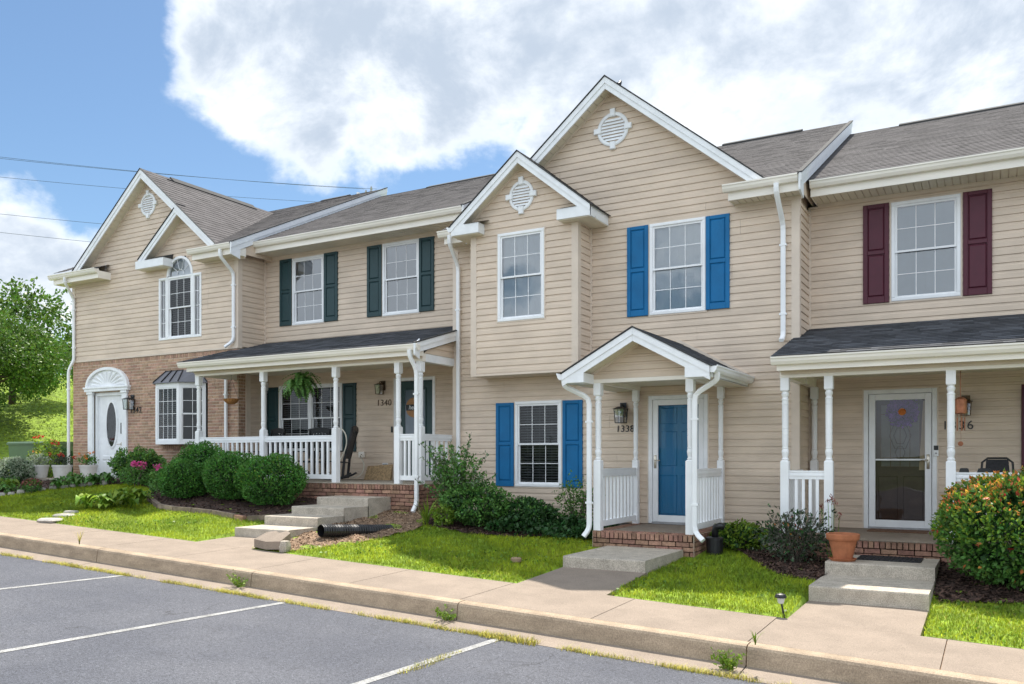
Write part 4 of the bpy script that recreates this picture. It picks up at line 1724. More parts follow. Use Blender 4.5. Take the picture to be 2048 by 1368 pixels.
# inner gable over the arched window
IC, IZ = -17.13, 6.08
rake(H42, IC - 1.44, IZ - .81 * 1.44, IC - .001, IZ, YG + .02, 14.0, h=.20)
q = MB()
q.hull8([(IC - 1.46, YG, IZ - .81 * 1.46 + .025), (IC, YG, IZ + .025), (IC, 13.99, IZ + .025), (IC - 1.46, 13.99, IZ - .81 * 1.46 + .025)],
        [(IC - 1.46, YG, IZ - .81 * 1.46 + .045), (IC, YG, IZ + .045), (IC, 13.99, IZ + .045), (IC - 1.46, 13.99, IZ - .81 * 1.46 + .045)])
new('gable_cap', q, 'roof_felt', H42)
b = MB()
b.box(-18.62, -17.58, 13.70, 13.99, 4.685, 4.875)
new('cornice_box', b, 'white_paint', H42)
b = MB()
b.box(-18.60, -17.60, 13.72, 13.98, 4.668, 4.684)
new('soffit_panel', b, 'soffit', H42)
q = MB()
q.add([(-18.3, 13.69, 4.88), (-17.57, 13.69, 4.88), (-17.57, 13.99, 5.0), (-18.3, 13.99, 5.0)], [(0, 1, 2, 3)])
q.quad((-17.57, 13.69, 4.878), (-17.57, 13.99, 4.878), (-17.57, 13.99, 5.0), (-17.57, 13.69, 4.88))
new('cornice_cap', q, 'roof_felt', H42)
emit('shingle', 'shingles', sh42, 'shingle', H42)
new('roof_deck', un42, 'roof_felt', H42)
shell(H42, X0 + .02, X1 - .03, 14, -.8, 4.7, 19.2, 7.6)
downspout(H42, [(-21.30, 13.56, 4.74), (-21.30, 13.56, 4.62), (-21.49, 13.94, 4.25), (-21.49, 13.94, 2.62), (-21.52, 13.90, 2.50), (-21.66, 13.90, 2.34), (-21.66, 13.90, -.55)])
downspout(H42, [(-15.44, 13.56, 4.77), (-15.44, 13.56, 4.62), (-15.42, 13.94, 4.30), (-15.42, 13.94, 2.72), (-15.62, 13.86, 2.58)])
downspout(H42, [(-15.66, 13.93, 1.9), (-15.66, 13.93, -.45)])
# arched window group
win = window(H42, f42, ac - .46, ac + .46, 2.905, 4.45, blind='blind_dark', tilt=.5, gl='glass_low', channel=False, label='arched window with half-round fanlight and two sidelights')
for (a, c) in ((ac - .77, ac - .46), (ac + .46, ac + .77)):
    b = MB()
    for (u0, u1, z0, z1) in ((a, c, 2.905, 2.96), (a, c, 4.39, 4.45), (a, a + .06, 2.96, 4.39), (c - .06, c, 2.96, 4.39)):
        b.bevbox(f42, u0, u1, -.05, .034, z0, z1, .006)
    new('sidelight_frame', b, 'white_vinyl', win)
    sash(win, f42, a + .05, c - .05, 2.95, 4.40, .010, 2, 4, 'glass', border=.02)
    niche(win, f42, a + .05, c - .05, 2.95, 4.40, .3)
b = MB()
n = 20
A = [math.pi * k / n for k in range(n + 1)]
outer = [(ac + .475 * math.cos(t), 4.45 + .475 * math.sin(t)) for t in A]
inner = [(ac + .405 * math.cos(t), 4.47 + .395 * math.sin(t)) for t in A]
for k in range(n):
    b.hull8([f42.p(*(outer[k][0], -.04, outer[k][1])), f42.p(outer[k + 1][0], -.04, outer[k + 1][1]), f42.p(inner[k + 1][0], -.04, inner[k + 1][1]), f42.p(inner[k][0], -.04, inner[k][1])],
            [f42.p(outer[k][0], .034, outer[k][1]), f42.p(outer[k + 1][0], .034, outer[k + 1][1]), f42.p(inner[k + 1][0], .034, inner[k + 1][1]), f42.p(inner[k][0], .034, inner[k][1])])
for t in (36, 72, 108, 144):
    c_, s_ = math.cos(R(t)), math.sin(R(t))
    b.tube([f42.p(ac + .12 * c_, .0, 4.48 + .12 * s_), f42.p(ac + .41 * c_, .0, 4.48 + .40 * s_)], .007, 4)
b.tube([f42.p(ac + .12 * math.cos(R(t)), .0, 4.48 + .12 * math.sin(R(t))) for t in range(0, 181, 20)], .007, 4)
new('fanlight_frame', b, 'white_vinyl', win)
b = MB()
b.add([f42.p(x, -.012, z) for x, z in inner], [tuple(range(n + 1))])
new('pane', b, 'glass', win)
b = MB()
b.add([f42.p(x, -.06, z) for x, z in inner], [tuple(range(n + 1))])
new('fan_shade', b, 'blind_white', win)
# bay window below
b = MB()
xs = [(-18.10, 14.0), (-17.70, 13.58), (-16.86, 13.58), (-16.42, 14.0)]
for z0, z1 in ((.318, .42), (1.68, 1.795)):
    b.prism([xs[0], xs[1], xs[2], xs[3]], 'z', z0, z1)
frs = []
for (p, q) in zip(xs, xs[1:]):
    L = math.hypot(q[0] - p[0], q[1] - p[1])
    U = ((q[0] - p[0]) / L, (q[1] - p[1]) / L)
    frs.append((Fr(p, U, (U[1], -U[0])), L))
for fr_, L in frs:
    for (a, c) in ((0, .065), (L - .065, L)):
        b.fbox(fr_, a, c, -.06, .003, .42, 1.68)
bay = new('bay_window', b, 'white_vinyl', H42)
for i, (fr_, L) in enumerate(frs):
    if i == 1:
        sash(bay, fr_, .06, L - .06, .41, 1.69, -.012, 4, 4, 'glass_low', border=.04)
    else:
        sash(bay, fr_, .06, L - .06, 1.03, 1.69, -.010, 2, 2, 'glass_low', border=.03)
        sash(bay, fr_, .06, L - .06, .41, 1.07, -.036, 2, 2, 'glass_low', border=.03)
blinds(bay, frs[1][0], .06, frs[1][1] - .06, .42, 1.68, -.1, 'blind_dark', .5)
b = MB()
b.quad(f42.p(-18.0, -.35, .33), f42.p(-16.4, -.35, .33), f42.p(-16.4, -.35, 1.79), f42.p(-18.0, -.35, 1.79))
for (a, c, e, g_) in ((-17.95, -16.35, .33, .33), (-17.95, -16.35, 1.79, 1.79)):
    b.quad(f42.p(a, 0, e), f42.p(c, 0, e), f42.p(c, -.35, e), f42.p(a, -.35, e))
for a in (-17.95, -16.35):
    b.quad(f42.p(a, 0, .33), f42.p(a, -.35, .33), f42.p(a, -.35, 1.79), f42.p(a, 0, 1.79))
new('window_reveal', b, 'interior', bay)
b = MB()
e0 = [(-18.16, 13.995, 1.80), (-17.73, 13.53, 1.80), (-16.83, 13.53, 1.80), (-16.36, 13.995, 1.80)]
t0 = [(-17.86, 13.995, 2.10), (-17.58, 13.80, 2.10), (-16.98, 13.80, 2.10), (-16.66, 13.995, 2.10)]
b.add(e0 + t0, [(0, 1, 5, 4), (1, 2, 6, 5), (2, 3, 7, 6), (4, 5, 6, 7), (3, 2, 1, 0)])
br = new('bay_roof', b, 'metal_roof', H42)
b = MB()
for k in range(4):
    t = k / 3
    p = Vector(e0[1]).lerp(Vector(e0[2]), t)
    q = Vector(t0[1]).lerp(Vector(t0[2]), t)
    b.tube([p + Vector((0, -.004, .012)), q + Vector((0, -.004, .012))], .012, rect=(.016, .03))
for i in (0, 3):
    b.tube([Vector(e0[i]) + Vector((0, -.01, .012)), Vector(t0[i]) + Vector((0, -.01, .012))], .012, rect=(.016, .03))
b.tube([t0[1], t0[2]], .014, 6)
new('standing_seam', b, 'black_metal', br)
b = MB()
b.prism([(-18.18, 13.99), (-17.74, 13.515), (-16.82, 13.515), (-16.34, 13.99)], 'z', 1.786, 1.80)
new('roof_edge', b, 'metal_roof', br)
# front door with fan pediment
b = MB()
for (a, c) in ((-20.90, -20.705), (-19.495, -19.30)):
    b.bevbox(f42, a, c, .0, .06, -.75, 1.66, .008)
    b.bevbox(f42, a - .02, c + .02, .0, .075, -.75, -.55, .008)
    b.bevbox(f42, a - .025, c + .025, .0, .085, 1.66, 1.725, .008)
b.bevbox(f42, -20.99, -19.21, .0, .10, 1.726, 1.80, .008)
b.bevbox(f42, -21.02, -19.18, .0, .12, 1.80, 1.85, .008)
db = new('door_surround', b, 'white_paint', H42)
b = MB()
n = 24
A = [math.pi * k / n for k in range(n + 1)]
cx = -20.10
o_ = [(cx + .86 * math.cos(t), 1.852 + .50 * math.sin(t)) for t in A]
i_ = [(cx + .78 * math.cos(t), 1.853 + .43 * math.sin(t)) for t in A]
for k in range(n):
    b.hull8([f42.p(o_[k][0], 0, o_[k][1]), f42.p(o_[k + 1][0], 0, o_[k + 1][1]), f42.p(i_[k + 1][0], 0, i_[k + 1][1]), f42.p(i_[k][0], 0, i_[k][1])],
            [f42.p(o_[k][0], .09, o_[k][1]), f42.p(o_[k + 1][0], .09, o_[k + 1][1]), f42.p(i_[k + 1][0], .09, i_[k + 1][1]), f42.p(i_[k][0], .09, i_[k][1])])
b.add([f42.p(x, .03, z) for x, z in i_], [tuple(range(n + 1))])
new('fan_pediment', b, 'white_paint', db)
for k in range(10):
    t0_, t1_ = math.pi * (k + .12) / 10, math.pi * (k + .88) / 10
    p0 = f42.p(cx + .16 * math.cos((t0_ + t1_) / 2), .035, 1.855 + .10 * math.sin((t0_ + t1_) / 2))
    p1 = f42.p(cx + .75 * math.cos(t0_), .035, 1.855 + .41 * math.sin(t0_))
    p2 = f42.p(cx + .75 * math.cos(t1_), .035, 1.855 + .41 * math.sin(t1_))
    pm = f42.p(cx + .60 * math.cos((t0_ + t1_) / 2), .065, 1.855 + .33 * math.sin((t0_ + t1_) / 2))
    q = MB()
    q.add([p0, p1, p2, pm], [(0, 1, 3), (0, 3, 2), (1, 2, 3)])
    new('sunburst_ray', q, 'white_paint', db)
b = MB()
for (a, c, e, g_) in ((-20.70, -20.62, -.72, 1.72), (-19.58, -19.50, -.72, 1.72), (-20.62, -19.58, 1.62, 1.72)):
    b.fbox(f42, a, c, -.14, -.03, e, g_)
new('door_frame', b, 'white_paint', H42)
d = door_leaf(H42, f42, -20.62, -19.58, -.62, 1.62, -.09, 'white_paint', [(-20.47, -20.15, -.50, -.10), (-20.05, -19.73, -.50, -.10), (-20.47, -19.73, -.06, .05)])
b = MB()
n = 24
oc = (-20.08, .86)
for k in range(n):
    t, u = 2 * math.pi * k / n, 2 * math.pi * (k + 1) / n
    P = [(oc[0] + rx * math.cos(w), oc[1] + rz * math.sin(w)) for w in (t, u) for rx, rz in ((.20, .58), (.245, .635))]
    b.hull8([f42.p(P[0][0], -.09, P[0][1]), f42.p(P[1][0], -.09, P[1][1]), f42.p(P[3][0], -.09, P[3][1]), f42.p(P[2][0], -.09, P[2][1])],
            [f42.p(P[0][0], -.06, P[0][1]), f42.p(P[1][0], -.07, P[1][1]), f42.p(P[3][0], -.07, P[3][1]), f42.p(P[2][0], -.06, P[2][1])])
new('oval_frame', b, 'white_paint', d)
b = MB()
b.add([f42.p(oc[0] + .2 * math.cos(2 * math.pi * k / n), -.075, oc[1] + .58 * math.sin(2 * math.pi * k / n)) for k in range(n)], [tuple(range(n))])
new('pane', b, 'glass_low', d)
b = MB()
b.add([f42.p(oc[0] + .2 * math.cos(2 * math.pi * k / n), -.086, oc[1] + .58 * math.sin(2 * math.pi * k / n)) for k in range(n)], [tuple(range(n))])
new('frosted_light', b, 'interior', d)
b = MB()
b.bevbox(f42, -19.72, -19.665, -.09, -.07, .62, .90, .004)
new('door_lock', b, 'black_metal', d)
b = MB()
b.bevbox(f42, -19.715, -19.67, -.09, -.075, .30, .40, .004)
b.tube([f42.p(-19.69, -.075, .35), f42.p(-19.69, -.03, .35), f42.p(-19.80, -.025, .34)], .01, 6)
new('handle', b, 'nickel', d)
b = MB()
b.fbox(f42, -20.9, -19.3, -.14, .25, -.80, -.66)
new('door_step', b, 'concrete_step', H42)
numbers(H42, '1342', 13.985, -18.99, 1.20, .21, 'black_metal', sp=.12)
# ================================================================== GROUND
HX = [-24, -18, -15, -12, -10.5, -9.2, -7.5, -5.5, -3.5, 0, 4, 8]
HZ = [-.58, -.56, -.66, -.84, -.95, -1.03, -1.17, -1.39, -1.44, -1.46, -1.58, -1.7]
WALKZ = []   # (x0, x1, y0, y1, z0, z1) of walks the turf is cut away for
YK, YB_, YA = 7.9, 9.3, 7.53


def Zs(X):
    X = np.clip(X, -60, 25)
    return -1.82 - .0397 * X


def smooth(t):
    t = np.clip(t, 0, 1)
    return t * t * (3 - 2 * t)


def ground(X, Y):
    X, Y = np.asarray(X, float), np.asarray(Y, float)
    a = Zs(X) + .03
    b = np.interp(X, HX, HZ)
    b = np.where(X < -24, np.maximum(-.55, a), b)
    t = np.clip((Y - YB_) / 3.4, 0, 1)
    t = t * .75 + .25 * t * t
    z = a + (b - a) * t
    # flat earth left under the paved things
    z = z + .018 * np.sin(X * 2.3 + Y * 1.7) * np.clip((Y - 9.4) / .5, 0, 1) * (Y < 13)
    for (x0, x1, y0, y1, z0, z1) in WALKZ:
        k = (X > x0 - .03) & (X < x1 + .03) & (Y > y0 - .2) & (Y < y1 + .05)
        z = np.where(k, np.minimum(z, z0 + (z1 - z0) * np.clip((Y - y0) / (y1 - y0), 0, 1) - .10), z)
    # the grass bank behind the left end of the row
    s = (-X - 24) * .55 + (Y - 15.0) * .55
    z = z + 4.6 * smooth(np.clip(s / 20, 0, 1)) * (Y > 9.3)
    return z


WALKZ += [(-5.24, -4.02, 9.3, 10.66, float(Zs(-4.6)) + .035, -1.525), (-1.93, -.65, 9.3, 10.6, float(Zs(-1.3)) + .035, -1.70), (-11.14, -9.91, 9.3, 10.12, float(Zs(-10.5)) + .035, -1.325)]


def gz(x, y):
    return float(ground(x, y))


def sheet(name, xs, ys, fz, m, kind='structure', mask=None, parent=None, off=0.0):
    Xg, Yg = np.meshgrid(xs, ys)
    V = np.stack([Xg.ravel(), Yg.ravel(), (fz(Xg, Yg) + off).ravel()], 1)
    nx, ny = len(xs), len(ys)
    i, j = np.meshgrid(np.arange(nx - 1), np.arange(ny - 1))
    q = (j * nx + i).ravel()
    Fc = np.stack([q, q + 1, q + nx + 1, q + nx], 1)
    if mask is not None:
        cx = V[Fc].mean(1)
        Fc = Fc[mask(cx[:, 0], cx[:, 1])]
        used, inv = np.unique(Fc, return_inverse=True)
        V, Fc = V[used], inv.reshape(Fc.shape)
    return npmesh(name, V, Fc, m, parent, kind, smooth=True)


def inpoly(poly, X, Y):
    X, Y = np.asarray(X), np.asarray(Y)
    r = np.zeros(X.shape, bool)
    n = len(poly)
    for k in range(n):
        x0, y0 = poly[k]
        x1, y1 = poly[(k + 1) % n]
        c = ((y0 > Y) != (y1 > Y)) & (X < (x1 - x0) * (Y - y0) / (y1 - y0 + 1e-12) + x0)
        r ^= c
    return r


xs = np.concatenate([np.array([-900, -400, -200, -120, -90]), np.arange(-75, -26, 1.5), np.arange(-26, -12, .2), np.arange(-12, 3, .08), np.arange(3, 6, .2), np.arange(6, 30, 2), np.array([40, 60, 100, 200, 400, 900])])
ys = np.concatenate([np.arange(9.3, 13, .08), np.arange(13, 14.5, .2), np.arange(14.5, 60, 1.5), np.array([70, 90, 120, 200, 400, 900])])
lawn = sheet('lawn', xs, ys, ground, 'lawn_soil')


def asph(X, Y):
    return Zs(X) - .225 + .022 * (YA - np.clip(Y, -12, 20))


ax = np.concatenate([np.array([-120, -90, -60, -40]), np.arange(-30, 12, 1.0), np.array([16, 25, 60, 120])])
sheet('asphalt_lot', ax, np.concatenate([np.array([-12, -6]), np.arange(-4, 7.4, 1.0), np.array([YA + .02])]), asph, 'asphalt')
sheet('verge', np.concatenate([np.array([-900, -300, -120, -60]), np.arange(-40, 41, 8), np.array([60, 120, 300, 900])]),
      np.array([-900, -300, -120, -60, -40, -25, -18, -12.0]), lambda X, Y: asph(X, Y) + .05 + 1.2 * smooth((-12.0 - Y) / 30), 'far_grass')
# gutter pan and kerb, cast in ten foot lengths
KJ = [-2.005 - 3.2 * k for k in range(18, -1, -1)] + [-2.005 + 3.2 * k for k in range(1, 7)]
pan_root = bpy.data.objects.new('gutter_pan', None)
COL.objects.link(pan_root)
pan_root['kind'] = 'structure'
kerb_root = bpy.data.objects.new('kerb', None)
COL.objects.link(kerb_root)
kerb_root['kind'] = 'structure'
side_root = bpy.data.objects.new('sidewalk', None)
COL.objects.link(side_root)
side_root['kind'] = 'structure'


def strip(root, name, m, xa, xb, prof, n=6, g=.006):
    """extrude a y-z profile (relative to Zs) along x between joints"""
    b = MB()
    X = np.linspace(xa + g, xb - g, n + 1)
    k = len(prof)
    for x in X:
        zz = float(Zs(x))
        b.v.extend([(x, y, zz + z) for y, z in prof])
    for i in range(n):
        for j in range(k - 1):
            b.f.append((i * k + j, (i + 1) * k + j, (i + 1) * k + j + 1, i * k + j + 1))
    b.f.append(tuple(range(k)))
    b.f.append(tuple(n * k + j for j in range(k - 1, -1, -1)))
    return new(name, b, m, root)


for a, c in zip(KJ, KJ[1:]):
    strip(pan_root, 'gutter_slab', 'concrete', a, c, [(YA, -.40), (YA, -.221), (YK - .02, -.19), (YK + .03, -.185), (YK + .03, -.40)])
    strip(kerb_root, 'kerb_stone', 'kerb', a, c, [(YK - .022, -.35), (YK - .018, -.19), (YK + .004, -.035), (YK + .018, -.012), (YK + .045, -.0015), (YK + .15, .003), (YK + .15, -.35)])
SJ = [-.41 + 1.62 * k for k in range(-24, 6)]
for a, c in zip(SJ, SJ[1:]):
    strip(side_root, 'slab', 'concrete', a, c, [(YK + .148, -.3), (YK + .152, .0035), (9.3 - .012, .03), (9.3, .022), (9.3, -.3)], g=.005)
# joint filling under the slabs
strip(side_root, 'joint_bed', 'dirt', -40, 20, [(YK + .16, -.28), (YK + .16, -.012), (9.29, .012), (9.29, -.28)], n=60)
strip(kerb_root, 'joint_bed', 'dirt', -40, 20, [(YK - .012, -.34), (YK + .012, -.06), (YK + .04, -.02), (YK + .14, -.02), (YK + .14, -.34)], n=60)


def stripe_at(x):
    b = MB()
    Y = np.linspace(-3.0, YA - .03, 12)
    for y in Y:
        for dx in (-.045, .045):
            b.v.append((x + dx, y, float(asph(x + dx, y)) + .004))
    for i in range(11):
        b.f.append((2 * i, 2 * i + 1, 2 * i + 3, 2 * i + 2))
    return new('parking_line', b, 'paint_line', None, kind='structure')


for k in range(-2, 4):
    stripe_at(-10.45 + 3.005 * k)

# ------------------------------------------------------------------ walks and steps
walks = []


def walk(name, x0, x1, y0, y1, z1):
    """concrete walk from the sidewalk edge, which it meets flush, up to the first step"""
    b = MB()
    f = lambda x: float(Zs(x)) + .027
    b.hull8([(x0, y0, -2.4), (x1, y0, -2.4), (x1, y1, -2.4), (x0, y1, -2.4)], [(x0, y0, f(x0)), (x1, y0, f(x1)), (x1, y1, z1), (x0, y1, z1)])
    o = new(name, b, 'concrete', None, kind='structure')
    walks.append((x0, x1, y0, y1))
    return o


walk('front_walk', -5.24, -4.02, 9.306, 10.66, -1.525)
walk('front_walk', -1.93, -.65, 9.306, 10.6, -1.70)
walk('front_walk', -11.14, -9.91, 9.306, 10.12, -1.325)


def step(root, x0, x1, y0, y1, z0, z1):
    b = MB()
    e = .02
    b.prism([(y0, z0), (y0, z1 - e), (y0 + e * .3, z1 - e * .3), (y0 + e, z1), (y1, z1), (y1, z0)], 'x', x0, x1)
    return new('step', b, 'concrete_step', root)


st = thing('front_steps', 'flight of four concrete steps climbing to the porch with green shutters', 'steps', (-10.5, 10.1, -1.33), group='concrete front steps', world=True)
Y4 = [10.10, 10.77, 11.43, 12.09, 12.755]
Z4 = [-1.175, -1.02, -.885, -.742]
for i in range(4):
    step(st, -11.14 + .0 * i, -9.91, Y4[i], Y4[i + 1] + (.02 if i < 3 else 0), -1.75, Z4[i])
walks.append((-11.14, -9.91, 10.1, 12.76))
st = thing('front_steps', 'single broad concrete step below the blue front door', 'steps', (-4.63, 10.6, -1.53), group='concrete front steps', world=True)
step(st, -5.24, -4.03, 10.62, 12.20, -1.9, -1.37)
walks.append((-5.24, -4.03, 10.6, 12.2))
st = thing('front_steps', 'two concrete steps with a black mat below the white storm door', 'steps', (-1.3, 10.5, -1.7), group='concrete front steps', world=True)
step(st, -1.93, -.645, 10.50, 11.40, -2.0, -1.52)
step(st, -1.94, -.65, 11.66, 12.70, -2.0, -1.362)
b = MB()
b.box(-1.93, -.655, 11.40, 11.67, -2.0, -1.523)
new('step_back', b, 'concrete_step', st)
walks.append((-1.94, -.645, 10.5, 12.7))

# ------------------------------------------------------------------ beds
BEDS = {
    'mulch_bed': [
        [(-15.3, 11.5), (-14.75, 11.2), (-13.83, 11.0), (-13.04, 10.98), (-12.36, 10.98), (-11.62, 10.95), (-11.15, 11.35), (-11.15, 12.77), (-15.4, 12.9), (-15.4, 14), (-17.4, 14), (-17.4, 12.6), (-16.0, 12.2)],
        [(-8.55, 11.95), (-7.6, 11.72), (-6.7, 12.2), (-6.06, 12.7), (-5.5, 12.65), (-5.5, 14), (-9.2, 14), (-9.2, 12.9)],
        [(-3.5, 12.9), (-3.22, 12.55), (-2.75, 11.75), (-2.4, 11.3), (-1.93, 11.2), (-1.93, 12.72), (-2.75, 12.73), (-2.75, 13.98), (-3.6, 13.98)],
        [(-.645, 11.7), (-.6, 10.85), (.28, 11.05), (1.5, 11.3), (3.9, 11.4), (3.9, 12.72), (-.645, 12.72)],
        [(-18.4, 12.3), (-18.8, 11.5), (-19.3, 10.9), (-22.5, 11.0), (-25, 11.6), (-25, 13.4), (-21.7, 14), (-17.4, 14), (-17.4, 12.4)],
    ],
    'dirt_patch': [
        [(-9.91, 9.33), (-9.25, 9.34), (-8.95, 9.8), (-8.75, 10.35), (-8.65, 10.9), (-8.45, 11.7), (-8.75, 12.2), (-9.25, 12.77), (-9.91, 12.77)],
    ],
}
for nm, polys in BEDS.items():
    for P in polys:
        px, py = [p[0] for p in P], [p[1] for p in P]
        bump = (lambda X, Y: ground(X, Y) + .02 * np.sin(X * 9.1 + Y * 4) * np.sin(Y * 8.3 - X * 3)) if nm == 'mulch_bed' else (lambda X, Y: ground(X, Y) + .03 * np.sin(X * 5.1 + Y * 3) * np.sin(Y * 6.3))
        sheet(nm, np.arange(min(px) - .06, max(px) + .06, .06), np.arange(min(py) - .06, max(py) + .06, .06), bump,
              'mulch' if nm == 'mulch_bed' else 'dirt', mask=lambda x, y, P=P: inpoly(P, x, y), off=.016)
        # loose chips
        n = int(900 * (max(px) - min(px)) * (max(py) - min(py)))
        n = min(n, 6500)
        X = RNG.uniform(min(px), max(px), n)
        Y = RNG.uniform(min(py), max(py), n)
        k = inpoly(P, X, Y)
        X, Y = X[k], Y[k]
        Z = bump(X, Y) + .03
        n = len(X)
        L = RNG.uniform(.012, .045, n) * (1 if nm == 'mulch_bed' else .38)
        Wd = RNG.uniform(.004, .012, n)
        t = RNG.uniform(0, 6.28, n)
        e = RNG.uniform(-.6, .6, n)
        dx = np.stack([np.cos(t) * np.cos(e), np.sin(t) * np.cos(e), np.sin(e)], 1) * L[:, None]
        dy = np.stack([-np.sin(t), np.cos(t), RNG.uniform(-.8, .8, n)], 1) * Wd[:, None]
        C = np.stack([X, Y, Z], 1)
        V = np.stack([C - dx - dy, C + dx - dy, C + dx + dy, C - dx + dy], 1).reshape(-1, 3)
        o = npmesh('mulch_chips' if nm == 'mulch_bed' else 'soil_crumbs', V, np.arange(4 * n).reshape(n, 4), 'mulch_chip' if nm == 'mulch_bed' else 'dirt_chip', None, 'stuff')


def free(X, Y, margin=0.0, beds=True):
    """True where turf can grow"""
    k = np.ones(np.shape(X), bool)
    for (x0, x1, y0, y1) in walks:
        k &= ~((X > x0 - margin) & (X < x1 + margin) & (Y > y0 - margin) & (Y < y1 + margin))
    if beds:
        for polys in BEDS.values():
            for P in polys:
                k &= ~inpoly(P, X, Y)
    k &= ~((X > -5.6) & (X < -3.8) & (Y > 12.1))
    k &= ~((X > -15.5) & (X < -9.2) & (Y > 12.7))
    k &= ~((X > -2.8) & (Y > 12.65))
    k &= ~((X > -21.7) & (Y > 13.95))
    return k


def blades(n, xr, yr, h, w, fz, cond, lean=.5):
    X = RNG.uniform(*xr, n)
    Y = RNG.uniform(*yr, n)
    k = cond(X, Y)
    X, Y = X[k], Y[k]
    n = len(X)
    Z = fz(X, Y)
    t = RNG.uniform(0, 6.28, n)
    H = RNG.uniform(*h, n)
    Wd = RNG.uniform(*w, n)
    l = np.abs(RNG.normal(0, lean, n)) * H
    ph = RNG.uniform(0, 6.28, n)
    b0 = np.stack([X - np.cos(t) * Wd, Y - np.sin(t) * Wd, Z - .01], 1)
    b1 = np.stack([X + np.cos(t) * Wd, Y + np.sin(t) * Wd, Z - .01], 1)
    mx = np.stack([X + np.cos(ph) * l * .35, Y + np.sin(ph) * l * .35, Z + H * .6], 1)
    m0 = mx - np.stack([np.cos(t) * Wd, np.sin(t) * Wd, 0 * t], 1) * .7
    m1 = mx + np.stack([np.cos(t) * Wd, np.sin(t) * Wd, 0 * t], 1) * .7
    tp = np.stack([X + np.cos(ph) * l, Y + np.sin(ph) * l, Z + H * .95], 1)
    V = np.stack([b0, b1, m1, m0, tp], 1).reshape(-1, 3)
    i = np.arange(n)[:, None] * 5
    F3 = np.concatenate([i + np.array([[0, 1, 2]]), i + np.array([[0, 2, 3]]), i + np.array([[3, 2, 4]])])
    return V, F3


def patchy(X, Y):
    return np.sin(X * 1.9 + np.sin(Y * 2.3)) + np.sin(Y * 2.7 + X * .8) + RNG.normal(0, .8, np.shape(X))


V, F3 = blades(210000, (-17.5, 1.2), (9.30, 13.3), (.022, .058), (.0022, .0048), ground, lambda x, y: free(x, y, .01) & (x > -17.6), lean=.75)
npmesh('grass', V, F3, 'grass', None, 'stuff')
V, F3 = blades(60000, (-25, -17.3), (9.30, 13.5), (.025, .06), (.004, .007), ground, lambda x, y: free(x, y))
npmesh('grass', V, F3, 'grass', None, 'stuff')
V, F3 = blades(26000, (-17.5, 1.2), (9.30, 13.3), (.05, .095), (.0028, .005), ground, lambda x, y: free(x, y, .01) & (patchy(x, y) > .6), lean=.8)
npmesh('tall_grass', V, F3, 'grass', None, 'stuff')
V, F3 = blades(16000, (-17.5, 1.2), (9.30, 12.8), (.03, .06), (.002, .004), ground, lambda x, y: free(x, y, .01) & (np.sin(x * 1.3 + 2) + np.sin(y * 3.1 + x * .6) + RNG.normal(0, .7, x.shape) > .5), lean=1.1)
npmesh('straw_grass', V, F3, 'grass_dry', None, 'stuff')
# bank behind, coarser
V, F3 = blades(60000, (-50, -21.8), (13.5, 40), (.03, .08), (.008, .02), ground, lambda x, y: (x * .59 + y * .984 > -9))
npmesh('bank_grass', V, F3, 'grass', None, 'stuff')
# dry grass in the gutter edge
V, F3 = blades(80000, (-16, .5), (YA - .10, YA + .09), (.015, .06), (.0015, .003), lambda X, Y: Zs(X) - .225,
               lambda x, y: (np.sin(x * 2.1) + np.sin(x * 5.3 + 1) + .7 * np.sin(x * 11.7) + RNG.normal(0, .8, x.shape) > -.25) & (np.abs(RNG.normal(0, .03, x.shape)) > np.abs(y - YA + .01 * np.sin(x * 7))), lean=1.2)
npmesh('dry_gutter_grass', V, F3, 'grass_dry', None, 'stuff')
V, F3 = blades(3200, (-4.50, -4.33), (3.6, YA), (.01, .04), (.0015, .003), lambda X, Y: asph(X, Y), lambda x, y: (np.abs(x + 4.405 + .02 * np.sin(y * 5)) < .03 + .03 * np.sin(y * 3.3)) & (np.sin(y * 4.1 + 1) > -.55), lean=.9)
npmesh('dry_crack_grass', V, F3, 'grass_dry', None, 'stuff')
V, F3 = blades(500, (-4.65, -4.0), (YA - .08, YA + .06), (.03, .09), (.002, .0045), lambda X, Y: asph(X, Y), lambda x, y: x < 9, lean=.8)
npmesh('dry_gutter_grass', V, F3, 'grass_dry', None, 'stuff')
# ================================================================== PLANTS
def leafcloud(P, size, out=None, aspect=.55, droop=0.0, upright=0.0):
    """kite shaped leaves at points P; out gives a preferred facing"""
    n = len(P)
    size = np.broadcast_to(size, (n,)).astype(float) * RNG.uniform(.65, 1.3, n)
    d = RNG.normal(0, 1, (n, 3))
    if out is not None:
        d = d * .8 + out * 1.0
    d[:, 2] += upright - droop
    d /= np.linalg.norm(d, axis=1)[:, None] + 1e-9
    r = RNG.normal(0, 1, (n, 3))
    s = np.cross(d, r)
    s /= np.linalg.norm(s, axis=1)[:, None] + 1e-9
    nn = np.cross(d, s)
    a = P - d * size[:, None] * .5
    tip = P + d * size[:, None] * .5
    w = size[:, None] * aspect * .5
    m = P - d * size[:, None] * .05
    f = nn * size[:, None] * .10
    V = np.stack([a, m + s * w + f, tip, m - s * w + f], 1).reshape(-1, 3)
    return V, np.arange(4 * n).reshape(n, 4)


